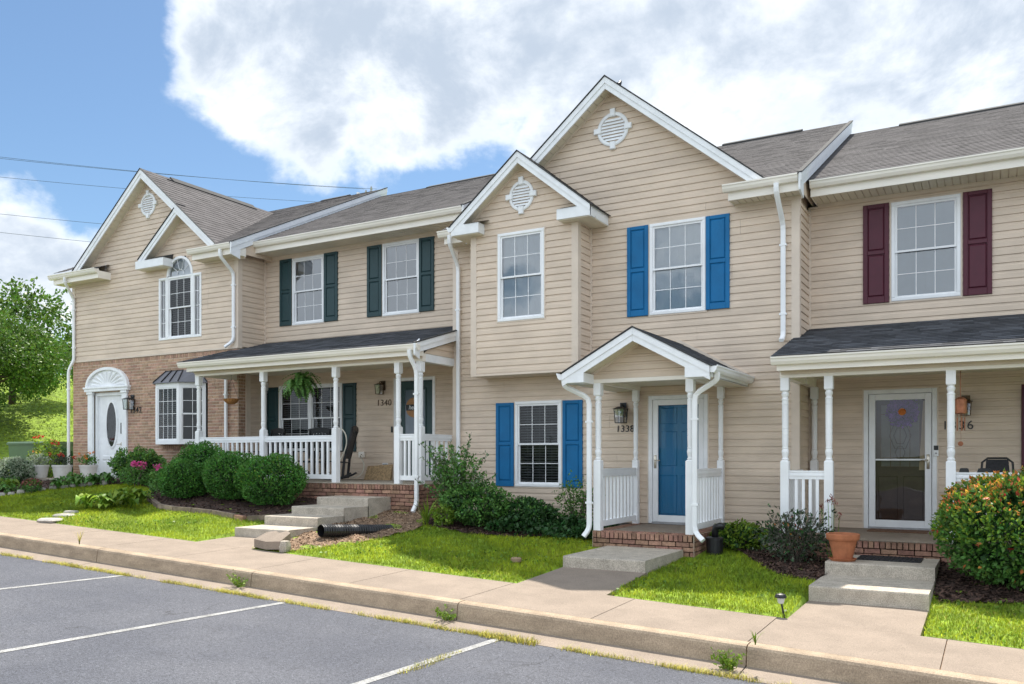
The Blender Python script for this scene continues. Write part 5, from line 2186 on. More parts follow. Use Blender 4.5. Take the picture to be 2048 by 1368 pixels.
def lumpy(n, r, seed, amp=.16, k=5.0, flat=0.0, shell=.22):
    """points near the surface of an uneven ellipsoid of radii r, with outward directions"""
    rg = np.random.default_rng(seed)
    d = rg.normal(0, 1, (n, 3))
    d /= np.linalg.norm(d, axis=1)[:, None]
    ph = rg.uniform(0, 6.28, (5, 3))
    f = np.zeros(n)
    for i in range(5):
        f += np.sin(d[:, 0] * k * (1 + i * .35) + ph[i, 0]) * np.sin(d[:, 1] * k * (1 + i * .3) + ph[i, 1]) * np.cos(d[:, 2] * k + ph[i, 2]) / (1 + i * .5)
    rad = (1 + amp * f) * (1 - shell * rg.random(n) ** 1.8)
    P = d * rad[:, None] * np.array(r)
    if flat:
        P[:, 2] = np.maximum(P[:, 2], -flat)
    return P, d


def shrub(name, label, cat, x, y, r, h, n, size, m='leaf_mid', seed=1, group=None, amp=.16, core=True, tips=None, aspect=.55, stems=5, sink=.0, shell=.25, k=5.0, upright=.2, bark='twig', z=None):
    z0 = (gz(x, y) if z is None else z) + .02
    t = thing(name, label, cat, (x, y, z0), group=group)
    rx, ry = r if isinstance(r, tuple) else (r, r)
    P, d = lumpy(n, (rx, ry, h * .52), seed, amp, k, shell=shell)
    P[:, 2] += h * .50
    kp = P[:, 2] > .02
    P, d = P[kp], d[kp]
    V, Fc = leafcloud(P, size, d, aspect, upright=upright)
    npmesh('foliage', V, Fc, m, t)
    if core:
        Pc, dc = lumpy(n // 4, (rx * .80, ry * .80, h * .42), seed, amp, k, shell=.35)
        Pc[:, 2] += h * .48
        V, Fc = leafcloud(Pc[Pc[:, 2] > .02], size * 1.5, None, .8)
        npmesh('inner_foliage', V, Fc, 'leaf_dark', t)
    if tips:
        for (tm, frac, zmin) in tips:
            q = (P[:, 2] > h * zmin) & (RNG.random(len(P)) < frac)
            V, Fc = leafcloud(P[q] + d[q] * size * .5, size * .95, d[q], aspect, upright=.5)
            npmesh('tip_leaves', V, Fc, tm, t)
    rg = random.Random(seed)
    for i in range(stems):
        a = rg.uniform(0, 6.28)
        b = MB()
        e = rg.uniform(.3, .75)
        b.tube([(.05 * math.cos(a), .05 * math.sin(a), -.05), (rx * .3 * math.cos(a), ry * .3 * math.sin(a), h * .35), (rx * e * math.cos(a), ry * e * math.sin(a), h * .75)], [.014, .010, .005], 5)
        new('stem', b, bark, t)
    return t


# four clipped boxwoods in front of the porch
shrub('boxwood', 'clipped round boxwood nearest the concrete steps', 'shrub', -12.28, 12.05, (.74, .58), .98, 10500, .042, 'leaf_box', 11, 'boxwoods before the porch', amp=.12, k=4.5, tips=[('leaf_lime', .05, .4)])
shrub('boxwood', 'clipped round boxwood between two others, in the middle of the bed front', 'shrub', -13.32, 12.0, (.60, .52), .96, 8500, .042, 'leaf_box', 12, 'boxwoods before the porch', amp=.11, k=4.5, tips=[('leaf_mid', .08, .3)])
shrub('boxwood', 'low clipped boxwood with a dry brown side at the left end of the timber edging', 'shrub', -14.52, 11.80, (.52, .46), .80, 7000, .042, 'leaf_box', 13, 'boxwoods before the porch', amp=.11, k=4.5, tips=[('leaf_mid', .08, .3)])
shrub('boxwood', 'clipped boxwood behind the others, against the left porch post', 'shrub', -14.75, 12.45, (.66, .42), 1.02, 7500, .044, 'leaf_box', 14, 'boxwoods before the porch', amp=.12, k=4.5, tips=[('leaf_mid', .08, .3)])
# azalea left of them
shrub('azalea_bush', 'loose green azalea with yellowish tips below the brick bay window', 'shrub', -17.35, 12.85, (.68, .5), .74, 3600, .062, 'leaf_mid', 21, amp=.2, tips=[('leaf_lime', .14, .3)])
shrub('azalea_bush', 'airy small-leaved azalea beside the blue shuttered ground floor window', 'shrub', -6.25, 13.25, (.40, .34), .92, 1500, .05, 'leaf_mid', 22, amp=.3, core=False, stems=9, shell=.7, tips=[('leaf_lime', .08, .5)])
shrub('low_shrub', 'low lime green shrub beside the black drain pot', 'shrub', -3.42, 13.05, (.42, .34), .42, 1700, .06, 'leaf_lime', 23, amp=.25)
shrub('spreading_shrub', 'dense green shrub under the tall arching one', 'shrub', -7.75, 12.35, (.62, .5), .72, 3800, .055, 'leaf_mid', 24, amp=.22)
shrub('spreading_shrub', 'low dark green shrub beneath the left blue shutter', 'shrub', -7.05, 12.75, (.62, .45), .50, 3000, .055, 'leaf_dark', 25, amp=.22, tips=[('leaf_mid', .2, .4)])
shrub('lime_plant', 'small bright green leafy plant at the foot of the tall arching shrub', 'plant', -8.15, 11.95, (.20, .18), .36, 420, .07, 'leaf_lime', 26, amp=.2, core=False, stems=3)
# big red tipped azalea by the right hand porch
rt = shrub('red_tipped_bush', 'large rounded bush with orange and red leaf tips in front of the white porch rail', 'shrub', .26, 11.72, (.92, .80), 1.34, 8600, .062, 'leaf_mid', 31, amp=.13, k=5, tips=[('leaf_orange', .26, .66), ('leaf_red', .26, .70), ('leaf_lime', .62, .42), ('leaf_red', .012, .1)], stems=9, upright=.35)  # lime upper leaves paint in a sunlit top; orange and red tips are natural
# twiggy shrub with grey leaves
ts = shrub('twiggy_shrub', 'half bare greyish shrub between the white porch posts and the terracotta pot', 'shrub', -2.42, 12.22, (.52, .36), .70, 1500, .055, 'leaf_grey', 32, amp=.3, core=False, shell=.8, stems=0, tips=[('leaf_dark', .4, .1), ('leaf_red', .02, .5)])
rg = random.Random(5)
for i in range(46):
    a, e = rg.uniform(0, 6.28), rg.uniform(.5, 1.0)
    b = MB()
    zt = rg.uniform(.25, .72)
    x1, y1 = .5 * e * math.cos(a), .36 * e * math.sin(a)
    b.tube([(x1 * .1, y1 * .1, 0), (x1 * .55, y1 * .5, zt * .6), (x1, y1, zt)], [.008, .005, .002], 4)
    b.tube([(x1 * .55, y1 * .5, zt * .6), (x1 * .7 + rg.uniform(-.1, .1), y1 * .6 + rg.uniform(-.1, .1), zt * .95)], [.004, .0015], 4)
    new('stem', b, 'twig', ts)
# tall arching shrub at the porch corner
z0 = gz(-8.2, 12.45)
tall = thing('arching_shrub', 'tall arching shrub with small pale leaves in front of the porch downspout', 'shrub', (-8.2, 12.45, z0))
rg = random.Random(9)
PP, DD = [], []
for i in range(30):
    a = rg.uniform(0, 6.28)
    reach = rg.uniform(.15, .85)
    top = rg.uniform(1.0, 2.0) * (1 - .25 * reach)
    pts = []
    for k in range(7):
        t = k / 6
        pts.append((.06 * math.cos(a) + reach * math.cos(a) * t ** 1.6, .06 * math.sin(a) + .6 * reach * math.sin(a) * t ** 1.6, top * (t - .12 * t ** 4)))
    b = MB()
    b.tube(pts, [.010 * (1 - .8 * k / 6) + .001 for k in range(7)], 4)
    new('stem', b, 'twig', tall)
    for k in range(70):
        t = rg.uniform(.18, 1) ** .8
        j = min(5, int(t * 6))
        f = t * 6 - j
        p = [pts[j][q] + (pts[j + 1][q] - pts[j][q]) * f + rg.gauss(0, .022) for q in range(3)]
        PP.append(p)
V, Fc = leafcloud(np.array(PP[::2]), .058, None, .6, upright=.3)
npmesh('foliage', V, Fc, 'leaf_pale', tall)
V, Fc = leafcloud(np.array(PP[1::2]), .058, None, .6, upright=.3)
npmesh('foliage', V, Fc, 'leaf_mid', tall)
P, d = lumpy(2200, (.48, .38, .55), 77, .25, shell=.8)
P[:, 2] += .72
V, Fc = leafcloud(P, .06, d, .6)
npmesh('lower_foliage', V, Fc, 'leaf_mid', tall)


def strap_plant(name, label, cat, x, y, n, L, w, m, seed, lean=.5):
    t = thing(name, label, cat, (x, y, gz(x, y) + .01))
    rg = random.Random(seed)
    for i in range(n):
        a = rg.uniform(0, 6.28)
        l = L * rg.uniform(.7, 1.1)
        le = lean * rg.uniform(.4, 1.3)
        b = MB()
        c_, s_ = math.cos(a), math.sin(a)
        for k in range(5):
            q = k / 4
            rr = le * l * q ** 1.5
            zz = l * (q - .45 * le * q ** 2.6)
            ww = w * (1 - q) ** .6 + .001
            b.v += [(rr * c_ - s_ * ww, rr * s_ + c_ * ww, zz), (rr * c_ + s_ * ww, rr * s_ - c_ * ww, zz)]
        b.f = [(2 * k, 2 * k + 1, 2 * k + 3, 2 * k + 2) for k in range(4)]
        new('leaf', b, m, t)
    return t


strap_plant('day_lily', 'clump of long arching strap leaves beside the bottom of the porch downspout', 'plant', -8.5, 11.95, 26, .62, .011, 'leaf_lime', 3, .7)
# ground cover
P = np.stack([RNG.uniform(-7.4, -5.62, 5200), RNG.uniform(11.95, 13.6, 5200), np.zeros(5200)], 1)
k = P[:, 1] > 12.0 + .28 * (P[:, 0] + 7.4)
P = P[k]
P[:, 2] = ground(P[:, 0], P[:, 1]) + .03 + RNG.random(len(P)) ** .7 * (.16 + .14 * np.sin(P[:, 0] * 4 + 1) * np.sin(P[:, 1] * 5))
V, Fc = leafcloud(P, .075, None, .65, upright=.5)
npmesh('ground_cover', V, Fc, 'leaf_dark', None, 'stuff')
P = np.stack([RNG.uniform(-24.4, -17.6, 6000), RNG.uniform(10.9, 13.6, 6000), np.zeros(6000)], 1)
k = inpoly(BEDS['mulch_bed'][4], P[:, 0], P[:, 1]) & (np.sin(P[:, 0] * 2.3) + np.sin(P[:, 1] * 3.1 + P[:, 0]) > -.2) & ~((P[:, 0] > -21.5) & (P[:, 1] > 12.5))
P = P[k]
P[:, 2] = ground(P[:, 0], P[:, 1]) + .03 + RNG.random(len(P)) * .2
V, Fc = leafcloud(P, .09, None, .6, upright=.5)
npmesh('ground_cover', V, Fc, 'leaf_mid', None, 'stuff')
P = np.stack([RNG.uniform(-17.2, -15.0, 3000), RNG.uniform(11.75, 13.4, 3000), np.zeros(3000)], 1)
P = P[inpoly(BEDS['mulch_bed'][0], P[:, 0], P[:, 1]) & (P[:, 0] + .5 * P[:, 1] < -8.6)]
P[:, 2] = ground(P[:, 0], P[:, 1]) + .03 + RNG.random(len(P)) * .22
V, Fc = leafcloud(P, .07, None, .6, upright=.5)
npmesh('ground_cover', V, Fc, 'leaf_mid', None, 'stuff')
# single dandelion-like weed clump in the ground cover and clover in the lawn
P = np.stack([RNG.uniform(-17, 1, 5200), RNG.uniform(9.32, 12.4, 5200), np.zeros(5200)], 1)
k = free(P[:, 0], P[:, 1], .02) & (np.sin(P[:, 0] * 2.9 + 1) + np.sin(P[:, 1] * 4.1 - P[:, 0] * 1.3) > .35)
P = P[k]
P[:, 2] = ground(P[:, 0], P[:, 1]) + .035
V, Fc = leafcloud(P, .045, None, .8, upright=.4)
npmesh('clover', V, Fc, 'leaf_lime', None, 'stuff')


# hostas: every leaf its own piece, all leaves of the row share one mesh
def hosta_leaf_mesh(m):
    b = MB()
    for k, (q, w) in enumerate(((0, .006), (.25, .010), (.42, .075), (.62, .092), (.82, .055), (1.0, .002))):
        z = .16 * math.sin(q * 2.2) + .10 * q - .16 * q ** 3
        b.v += [(q * .32, -w, z + w * .35), (q * .32, 0, z), (q * .32, w, z + w * .35)]
    for k in range(5):
        i = 3 * k
        b.f += [(i, i + 1, i + 4, i + 3), (i + 1, i + 2, i + 5, i + 4)]
    return mesh_of('leaf', b, m, True)


HL = hosta_leaf_mesh('leaf_lime')
HM = hosta_leaf_mesh('leaf_mid')


def hosta(x, y, label, seed, me, sc=1.0, n=15):
    t = thing('hosta', label, 'plant', (x, y, gz(x, y) + .01), group='hostas along the beds')
    rg = random.Random(seed)
    for i in range(n):
        o = link('leaf', me, t)
        s = sc * rg.uniform(.7, 1.2)
        o.scale = (s, s, s * rg.uniform(.8, 1.5))
        o.rotation_euler = (rg.uniform(-.2, .2), rg.uniform(-.75, .1), i * 2.4 + rg.uniform(-.3, .3))
    return t


rowA = [(-15.5, 10.32), (-15.32, 10.55), (-15.1, 10.42), (-15.12, 10.85), (-14.98, 11.15), (-15.3, 11.05), (-14.75, 10.75)]
labA = ['bright hosta at the left front corner of the lawn, nearest the flat stones', 'bright hosta second from the flat stones in the lawn row', 'bright hosta at the front of the lawn row, third from the flat stones',
        'bright hosta in the middle of the lawn row', 'bright hosta at the right end of the lawn row by the mulch', 'bright hosta at the back of the lawn row', 'bright hosta standing forward of the row on the lawn side']
for i, ((x, y), lb) in enumerate(zip(rowA, labA)):
    hosta(x, y, lb, 40 + i, HL, .82, 22)
rowB = [(-18.55, 11.65), (-18.3, 11.95), (-18.05, 12.2), (-17.9, 12.45), (-19.9, 11.35)]
labB = ['hosta at the left end of the back row, by the curved stone edging', 'hosta second from the left in the back row by the edging', 'hosta third from the left in the back row by the edging', 'hosta at the right end of the back row below the white door', 'hosta alone at the far left edge of the bed']
for i, ((x, y), lb) in enumerate(zip(rowB, labB)):
    hosta(x, y, lb, 60 + i, HM if i < 4 else HL, .75, 20)


def flower_plant(name, label, cat, x, y, r, h, nl, size, ml, petals, seed, group=None, z=None):
    """leafy plant with flower heads: petals = list of (material, count, head size)"""
    t = shrub(name, label, cat, x, y, r, h, nl, size, ml, seed, group, amp=.2, core=False, stems=4, shell=.6, z=z)
    rg = np.random.default_rng(seed)
    for pm, cnt, hs in petals:
        for i in range(cnt):
            a, e = rg.uniform(0, 6.28), rg.uniform(.1, .95)
            c = np.array([r * e * math.cos(a), r * e * math.sin(a), h * rg.uniform(.82, 1.12)])
            P = c + rg.normal(0, hs * .35, (26, 3)) * np.array([1, 1, .6])
            V, Fc = leafcloud(P, hs * .5, None, .9)
            npmesh('flower', V, Fc, pm, t)
    return t


flower_plant('phlox', 'pink flowering phlox in the bed below the brick wall', 'flowers', -16.75, 12.35, .34, .46, 700, .06, 'leaf_mid', [('petal_pink', 9, .11)], 71)
flower_plant('phlox', 'smaller pink phlox close to the left boxwood', 'flowers', -16.05, 12.45, .24, .44, 450, .06, 'leaf_mid', [('petal_pink', 4, .10)], 72)
shrub('white_bush', 'silvery white flowering bush at the far left edge', 'shrub', -21.2, 12.15, (.55, .45), .62, 3600, .05, 'leaf_silver', 73, amp=.22, tips=[('leaf_pale', .2, .2)])
shrub('sedum', 'low dark red sedum in front of the left bed', 'plant', -18.75, 11.18, (.22, .2), .28, 900, .045, 'leaf_mid', 74, amp=.2, tips=[('sedum_red', .8, .55)], core=False)
shrub('lime_plant', 'yellow green low plant at the left picture edge by the path', 'plant', -20.2, 11.2, (.35, .3), .26, 800, .06, 'leaf_lime', 75, amp=.2)
flower_plant('tall_flowers', 'tall lime green plant with red blooms at the left brick corner', 'flowers', -21.75, 13.35, .42, 1.05, 900, .085, 'leaf_lime', [('petal_red', 6, .09)], 76)


# planters
def planter(x, y, r, h, label, seed, petals, lm):
    z = -.53
    t = thing('planter', label, 'planter', (x, y, z), group='white planters beside the door')
    b = MB()
    b.lathe(0, 0, [(.0, 0), (r * .72, 0), (r * .78, .02), (r * .97, h * .86), (r * 1.02, h * .87), (r * 1.02, h), (r * .93, h), (r * .9, h * .9), (0, h * .9)], 24)
    new('bowl', b, 'pot_white', t, smooth=False)
    b = MB()
    b.lathe(0, 0, [(0, h * .905), (r * .9, h * .905)], 20)
    new('soil', b, 'mulch', t)
    P, d = lumpy(420, (r * 1.05, r * 1.0, .17), seed, .3, shell=.8)
    P[:, 2] += h + .12
    V, Fc = leafcloud(P, .06, d, .5, upright=.4)
    f = npmesh('plant', V, Fc, lm, t)
    rg = np.random.default_rng(seed)
    for pm, cnt, hs in petals:
        for i in range(cnt):
            c = np.array([rg.uniform(-r, r), rg.uniform(-r, r), h + rg.uniform(.15, .36)])
            V, Fc = leafcloud(c + rg.normal(0, hs * .3, (16, 3)), hs * .5, None, .9)
            npmesh('flower', V, Fc, pm, f)
    return t


planter(-21.28, 12.86, .235, .34, 'white planter with silvery leaves, leftmost of the three', 81, [('petal_orange', 1, .05)], 'leaf_silver')
planter(-20.55, 13.02, .235, .34, 'white planter with trailing reddish plants between two others', 82, [('petal_red', 4, .08)], 'leaf_grey')
planter(-20.12, 13.45, .22, .34, 'white planter with orange flowers right beside the door pilaster', 83, [('petal_orange', 7, .07)], 'leaf_mid')

# weeds in the kerb joints
def weed(x, y, z, label, n, L, seed, m='leaf_lime'):
    t = thing('weed', label, 'weed', (x, y, z), group='weeds growing along the kerb')
    rg = random.Random(seed)
    PP = []
    for i in range(n):
        a, e = rg.uniform(0, 6.28), rg.uniform(.3, 1)
        p = (L * e * math.cos(a), L * .6 * e * math.sin(a), L * rg.uniform(.3, .95))
        b = MB()
        b.tube([(0, 0, -.01), (p[0] * .5, p[1] * .5, p[2] * .7), p], [.003, .002, .001], 4)
        new('stem', b, m, t)
        for k in range(9):
            f = rg.uniform(.25, 1)
            PP.append((p[0] * f + rg.gauss(0, .012), p[1] * f + rg.gauss(0, .012), p[2] * f + rg.gauss(0, .01)))
    V, Fc = leafcloud(np.array(PP), .04, None, .45, upright=.3)
    npmesh('foliage', V, Fc, m, t)
    return t


weed(-5.30, 7.80, float(Zs(-5.3)) - .2, 'leafy weed at the kerb joint below the blue front door walk', 16, .17, 1)
weed(-8.52, 7.78, float(Zs(-8.5)) - .2, 'spreading weed at the kerb joint below the drain pipe', 18, .22, 2)
weed(-2.12, 7.72, float(Zs(-2.1)) - .21, 'largest kerb weed, at the joint nearest the solar light', 26, .22, 3)
strap_plant('weed', 'single upright yellowish grass stalk against the far left kerb', 'weed', -11.95, 7.84, 9, .26, .006, 'grass_dry', 5, .35)['group'] = 'weeds growing along the kerb'
strap_plant('weed', 'short grass tuft in the kerb joint beside the largest kerb weed', 'weed', -1.9, 7.80, 12, .16, .005, 'leaf_lime', 6, .5)['group'] = 'weeds growing along the kerb'

# stems with red buds behind the terracotta pot
t = thing('bud_stems', 'upright yellow stems topped with dark red buds behind the terracotta pot', 'plant', (-1.98, 12.45, gz(-1.98, 12.45)))
for i, (dx, dz, h) in enumerate(((-.14, 0, .78), (-.05, .02, .86), (.0, .0, .9), (.03, .0, .84), (.10, .02, .66))):
    b = MB()
    b.tube([(dx * .3, 0, .1), (dx * .8, .01, h * .6), (dx, .0, h)], [.006, .005, .004], 5)
    s = new('stem', b, 'leaf_lime', t)
    V, Fc = leafcloud(np.array([dx, 0, h + .02]) + np.random.default_rng(i).normal(0, .012, (14, 3)) * np.array([1, 1, 2]), .05, None, .3, upright=1.5)
    npmesh('bud', V, Fc, 'sedum_red', s)


# ------------------------------------------------------------------ trees
def tree(x, y, z, h, cz, rad, rz, n, leaf, label, seed, m='leaf_tree', group=None):
    t = thing('leafy_tree', label, 'tree', (x, y, z), group=group)
    rg = random.Random(seed)
    r2 = np.random.default_rng(seed)
    b = MB()
    c = cz - z
    b.tube([(0, 0, -.3), (.03, .02, c * .3), (-.04, .03, c * .6), (.02, 0, c)], [.16, .13, .11, .07], 9)
    tr = new('trunk', b, 'bark', t, smooth=True)
    centers = []
    for i in range(26):
        a = rg.uniform(0, 6.28)
        el = math.asin(rg.uniform(-.75, 1))
        q = rg.uniform(.55, .98)
        p = (rad * q * math.cos(a) * math.cos(el), rad * q * math.sin(a) * math.cos(el), c + rz * q * math.sin(el))
        centers.append((p, rg.uniform(.22, .40) * rad))
        b = MB()
        s = (0, 0, c * rg.uniform(.35, .8))
        mid = tuple((s[k] + p[k]) / 2 + (.15 if k == 2 else rg.uniform(-.1, .1)) for k in range(3))
        b.tube([s, mid, p], [.06, .035, .012], 5)
        new('limb', b, 'bark', tr)
    Ps, Ds = [], []
    for (p, r) in centers:
        k = n // len(centers)
        d = r2.normal(0, 1, (k, 3))
        d /= np.linalg.norm(d, axis=1)[:, None]
        f = r2.random(k) ** .45
        Ps.append(np.array(p) + d * (r * f)[:, None] * np.array([1, 1, .8]))
        Ds.append(d)
    P, d = np.concatenate(Ps), np.concatenate(Ds)
    V, Fc = leafcloud(P, leaf, d, .55, droop=.3)
    npmesh('crown', V, Fc, m, t)
    # sprays that stick out of the outline
    sp = []
    for (p, r) in centers[:26]:
        for j in range(5):
            dd = np.array([rg.gauss(0, 1), rg.gauss(0, 1), abs(rg.gauss(0, 1)) + .3])
            dd /= np.linalg.norm(dd)
            for s in np.linspace(.8, 1.5, 12):
                sp.append(np.array(p) + dd * r * s + r2.normal(0, .05, 3))
    V, Fc = leafcloud(np.array(sp), leaf, None, .5)
    npmesh('leaf_sprays', V, Fc, m, t)
    return t


tree(-33.6, 17.3, gz(-33.6, 17.3), 6, 3.5, 3.6, 1.6, 48000, .125, 'dense green tree on the grass bank left of the brick house', 91)
tree(-37.6, 21.5, gz(-37.6, 21.5), 6, 5.0, 3.0, 2.2, 9000, .2, 'second tree on the bank at the far left, mostly out of view', 92)
shrub('dark_hedge', 'dark shrub behind the planters at the foot of the bank', 'shrub', -23.0, 14.6, (.8, .5), .75, 2200, .09, 'leaf_dark', 93, amp=.2)
# ================================================================== THINGS
b_ = None
# landing and path of the left house
b = MB()
b.prism([(-21.65, 12.62), (-19.25, 12.62), (-19.25, 13.745), (-21.65, 13.745)], 'z', -1.0, -.53)
new('landing', b, 'concrete_step', None, kind='structure')
b = MB()
pts = [(-21.6, 12.2), (-22.6, 11.85), (-23.8, 11.6), (-26, 11.5)]
xsP = [(-21.4, 12.0, 12.6), (-22.4, 11.75, 12.45), (-23.6, 11.55, 12.3), (-26, 11.4, 12.2)]
for (xa, a0, a1), (xb, c0, c1) in zip(xsP, xsP[1:]):
    b.hull8([(xb, c0, -1), (xa, a0, -1), (xa, a1, -1), (xb, c1, -1)], [(xb, c0, -.575), (xa, a0, -.57), (xa, a1, -.57), (xb, c1, -.575)])
new('front_walk', b, 'concrete_step', None, kind='structure')

# utility box
t = thing('utility_box', 'green metal electric transformer cabinet at the left edge beside the bank', 'utility box', (-24.55, 15.1, -.52))
b = MB()
b.prism([(-.55, 0), (.55, 0), (.55, .86), (.50, .92), (-.62, .92), (-.62, .86)], 'x', -.95, .95)
new('cabinet', b, 'box_green', t)
b = MB()
b.prism([(-.66, .90), (-.66, .95), (-.60, .985), (.55, .985), (.58, .95), (.58, .90)], 'x', -.98, .98)
new('lid', b, 'box_green', t)
b = MB()
b.box(.0, .008, -.565, -.555, .02, .84)
new('door_seam', b, 'wire', t)
b = MB()
b.box(.42, .74, -.628, -.622, .40, .74)
new('warning_sticker', b, 'sticker', t)
b = MB()
b.box(.46, .70, -.632, -.629, .50, .62)
new('warning_panel', b, 'pot_white', t)

# stone edging of the curved bed
t = thing('stone_edging', 'curved row of small grey edging stones before the left bed', 'edging', (-18.6, 11.3, -.75), world=True)
rg = random.Random(3)
path = [(-21.5, 10.75), (-20.2, 10.62), (-19.2, 10.75), (-18.85, 11.2), (-18.55, 11.8), (-18.2, 12.25), (-17.7, 12.5)]
L = []
for (p, q) in zip(path, path[1:]):
    n = max(1, int(math.hypot(q[0] - p[0], q[1] - p[1]) / .19))
    for k in range(n):
        L.append((p[0] + (q[0] - p[0]) * k / n, p[1] + (q[1] - p[1]) * k / n, math.atan2(q[1] - p[1], q[0] - p[0])))


def rock(parent, x, y, z, a, lx, ly, h, m, rg, name='stone'):
    b = MB()
    n = 8
    rings = [(.92, 0), (1.0, h * .5), (.80, h * .95), (.4, h)]
    jit = [rg.uniform(.82, 1.12) for _ in range(n)]
    for s, zz in rings:
        for k in range(n):
            w = 2 * math.pi * k / n
            ex = abs(math.cos(w)) ** .6 * math.copysign(1, math.cos(w)) * lx * s * jit[k]
            ey = abs(math.sin(w)) ** .6 * math.copysign(1, math.sin(w)) * ly * s * jit[k]
            b.v.append((x + ex * math.cos(a) - ey * math.sin(a), y + ex * math.sin(a) + ey * math.cos(a), z + zz))
    for i in range(3):
        for k in range(n):
            b.f.append((i * n + k, i * n + (k + 1) % n, (i + 1) * n + (k + 1) % n, (i + 1) * n + k))
    b.f.append(tuple(3 * n + k for k in range(n)))
    return new(name, b, m, parent)


for (x, y, a) in L:
    rock(t, x, y, gz(x, y) - .02, a, .085, .06, .11 * rg.uniform(.8, 1.2), 'stone', rg)
for i, (x, y, a, lx, ly, lb) in enumerate(((-15.15, 9.38, .1, .30, .20, 'largest flat pale stone at the lawn corner beside the sidewalk'), (-15.32, 9.75, .3, .20, .14, 'flat pale stone between the largest one and the hostas'), (-15.5, 10.0, .5, .15, .11, 'small flat stone touching the first hosta'))):
    s = rock(None, x, y, gz(x, y) - .01, a, lx, ly, .07, 'stone', rg, 'flat_stone')
    tag(s, lb, 'stone', 'flat stones at the lawn corner')
# white gravel by the wall foot
n = 900
X, Y = RNG.uniform(-3.75, -2.75, n), RNG.uniform(13.1, 13.95, n)
V, Fc = leafcloud(np.stack([X, Y, ground(X, Y) + .045], 1), .05, None, .8)
npmesh('gravel', V, Fc, 'white_stone', None, 'stuff')

# timber edging
t = thing('timber_edging', 'weathered timber edging along the front of the boxwood bed', 'edging', (-13.1, 11, -1), world=True)
path = [(-14.85, 11.32), (-14.3, 11.06), (-13.75, 10.98), (-13.2, 10.95), (-12.65, 10.95), (-12.05, 10.93)]
for p, q in zip(path, path[1:]):
    za, zb = gz(*p), gz(*q)
    b = MB()
    b.tube([(p[0] + .01, p[1], za + .03), (q[0] - .012, q[1], zb + .03)], .05, rect=(.09, .12))
    new('timber', b, 'timber', t)
b = MB()
b.tube([(-11.72, 10.93, gz(-11.72, 10.93) + .035), (-11.2, 11.25, gz(-11.2, 11.25) + .04)], .05, rect=(.09, .12))
new('timber', b, 'timber', t)
b = MB()
b.tube([(-12.0, 10.91, gz(-12, 10.91) + .035), (-11.78, 10.90, gz(-11.8, 10.9) + .035)], .05, rect=(.10, .10))
tag(new('edging_brick', b, 'brick_red', None), 'single red brick set in the gap of the timber edging', 'brick')

# drain pipe and rubble on the dirt
t = thing('drain_pipe', 'black corrugated plastic drain pipe sticking out of the bare soil', 'pipe', (-9.2, 10.2, -1.25), world=True)
p0, p1 = Vector((-9.28, 10.16, gz(-9.28, 10.16) + .165)), Vector((-8.98, 11.55, gz(-8.98, 11.55) - .03))
n = 90
pts, rs = [], []
for k in range(n + 1):
    pts.append(p0.lerp(p1, k / n))
    rs.append(.098 + .006 * math.sin(k * 2.2))
b = MB()
b.tube(pts, rs, 18, cap=False)
new('corrugated_wall', b, 'pipe_black', t, smooth=False)
b = MB()
b.tube(pts[:40], [.086] * 40, 18, cap=False)
b.tube([pts[38], pts[39]], [.085, .085], 18)
new('pipe_lining', b, 'pipe_black', t)
rg = random.Random(8)
t = thing('concrete_chunk', 'broken concrete slab piece lying tilted on the soil edge by the sidewalk', 'rubble', (-9.56, 9.42, gz(-9.56, 9.42)))
b = MB()
top = [(-.30, -.10), (-.24, .10), (-.10, .16), (.02, .10), (.12, .17), (.24, .12), (.26, -.12), (.0, -.15)]
b.prism(top, 'z', 0, .12)
b.v = [(x, y, z + (y + .15) * .45 + .01) for x, y, z in b.v]
new('slab', b, 'concrete', t)
rk = rock(None, -9.27, 9.36, gz(-9.27, 9.36), .2, .085, .07, .17, 'concrete_step', rg, 'concrete_block')
tag(rk, 'small grey broken concrete lump leaning at the right of the larger piece', 'rubble')
rk = rock(None, -9.86, 9.55, gz(-9.86, 9.55), .9, .09, .05, .06, 'dirt', rg, 'clod')
tag(rk, 'brown clod at the left of the broken concrete piece', 'rubble')
b = MB()
b.lathe(0, 0, [(0, 0), (.075, 0), (.078, .045), (.066, .06), (.03, .06), (.028, .066), (0, .066)], 16)
o = new('cleanout_cap', b, 'wood', None)
o.location = (-5.95, 10.55, gz(-5.95, 10.55) + .015)
tag(o, 'small round brown drain cap standing in the lawn', 'drain cap')

# solar light
t = thing('solar_light', 'small black solar path light on a stake beside the sidewalk', 'garden light', (-2.0, 9.36, gz(-2, 9.36)))
b = MB()
b.tube([(.03, 0, -.03), (.0, 0, .13)], .011, 6)
new('stake', b, 'black_metal', t)
b = MB()
b.lathe(-.008, 0, [(.012, .13), (.03, .14), (.042, .19), (.040, .20)], 12)
new('lens', b, 'clear_plastic', t)
b = MB()
b.lathe(-.010, 0, [(.03, .197), (.062, .20), (.062, .212), (.05, .235), (.02, .245)], 14)
new('cap', b, 'black_metal', t)

# black drain pot right of the small porch
t = thing('drain_pot', 'black plastic drain pot with a curved pipe beside the small porch', 'drain', (-3.66, 12.55, gz(-3.66, 12.55)))
b = MB()
b.lathe(0, 0, [(.0, -.05), (.12, -.05), (.125, .20), (.135, .20), (.135, .24), (.11, .25), (0, .25)], 18)
new('pot', b, 'pipe_black', t)
b = MB()
b.tube([(0, .02, .24), (0, .02, .34), (.02, .0, .40), (.08, .0, .42), (.14, .02, .40)], .052, 12)
new('elbow', b, 'pipe_black', t, smooth=True)

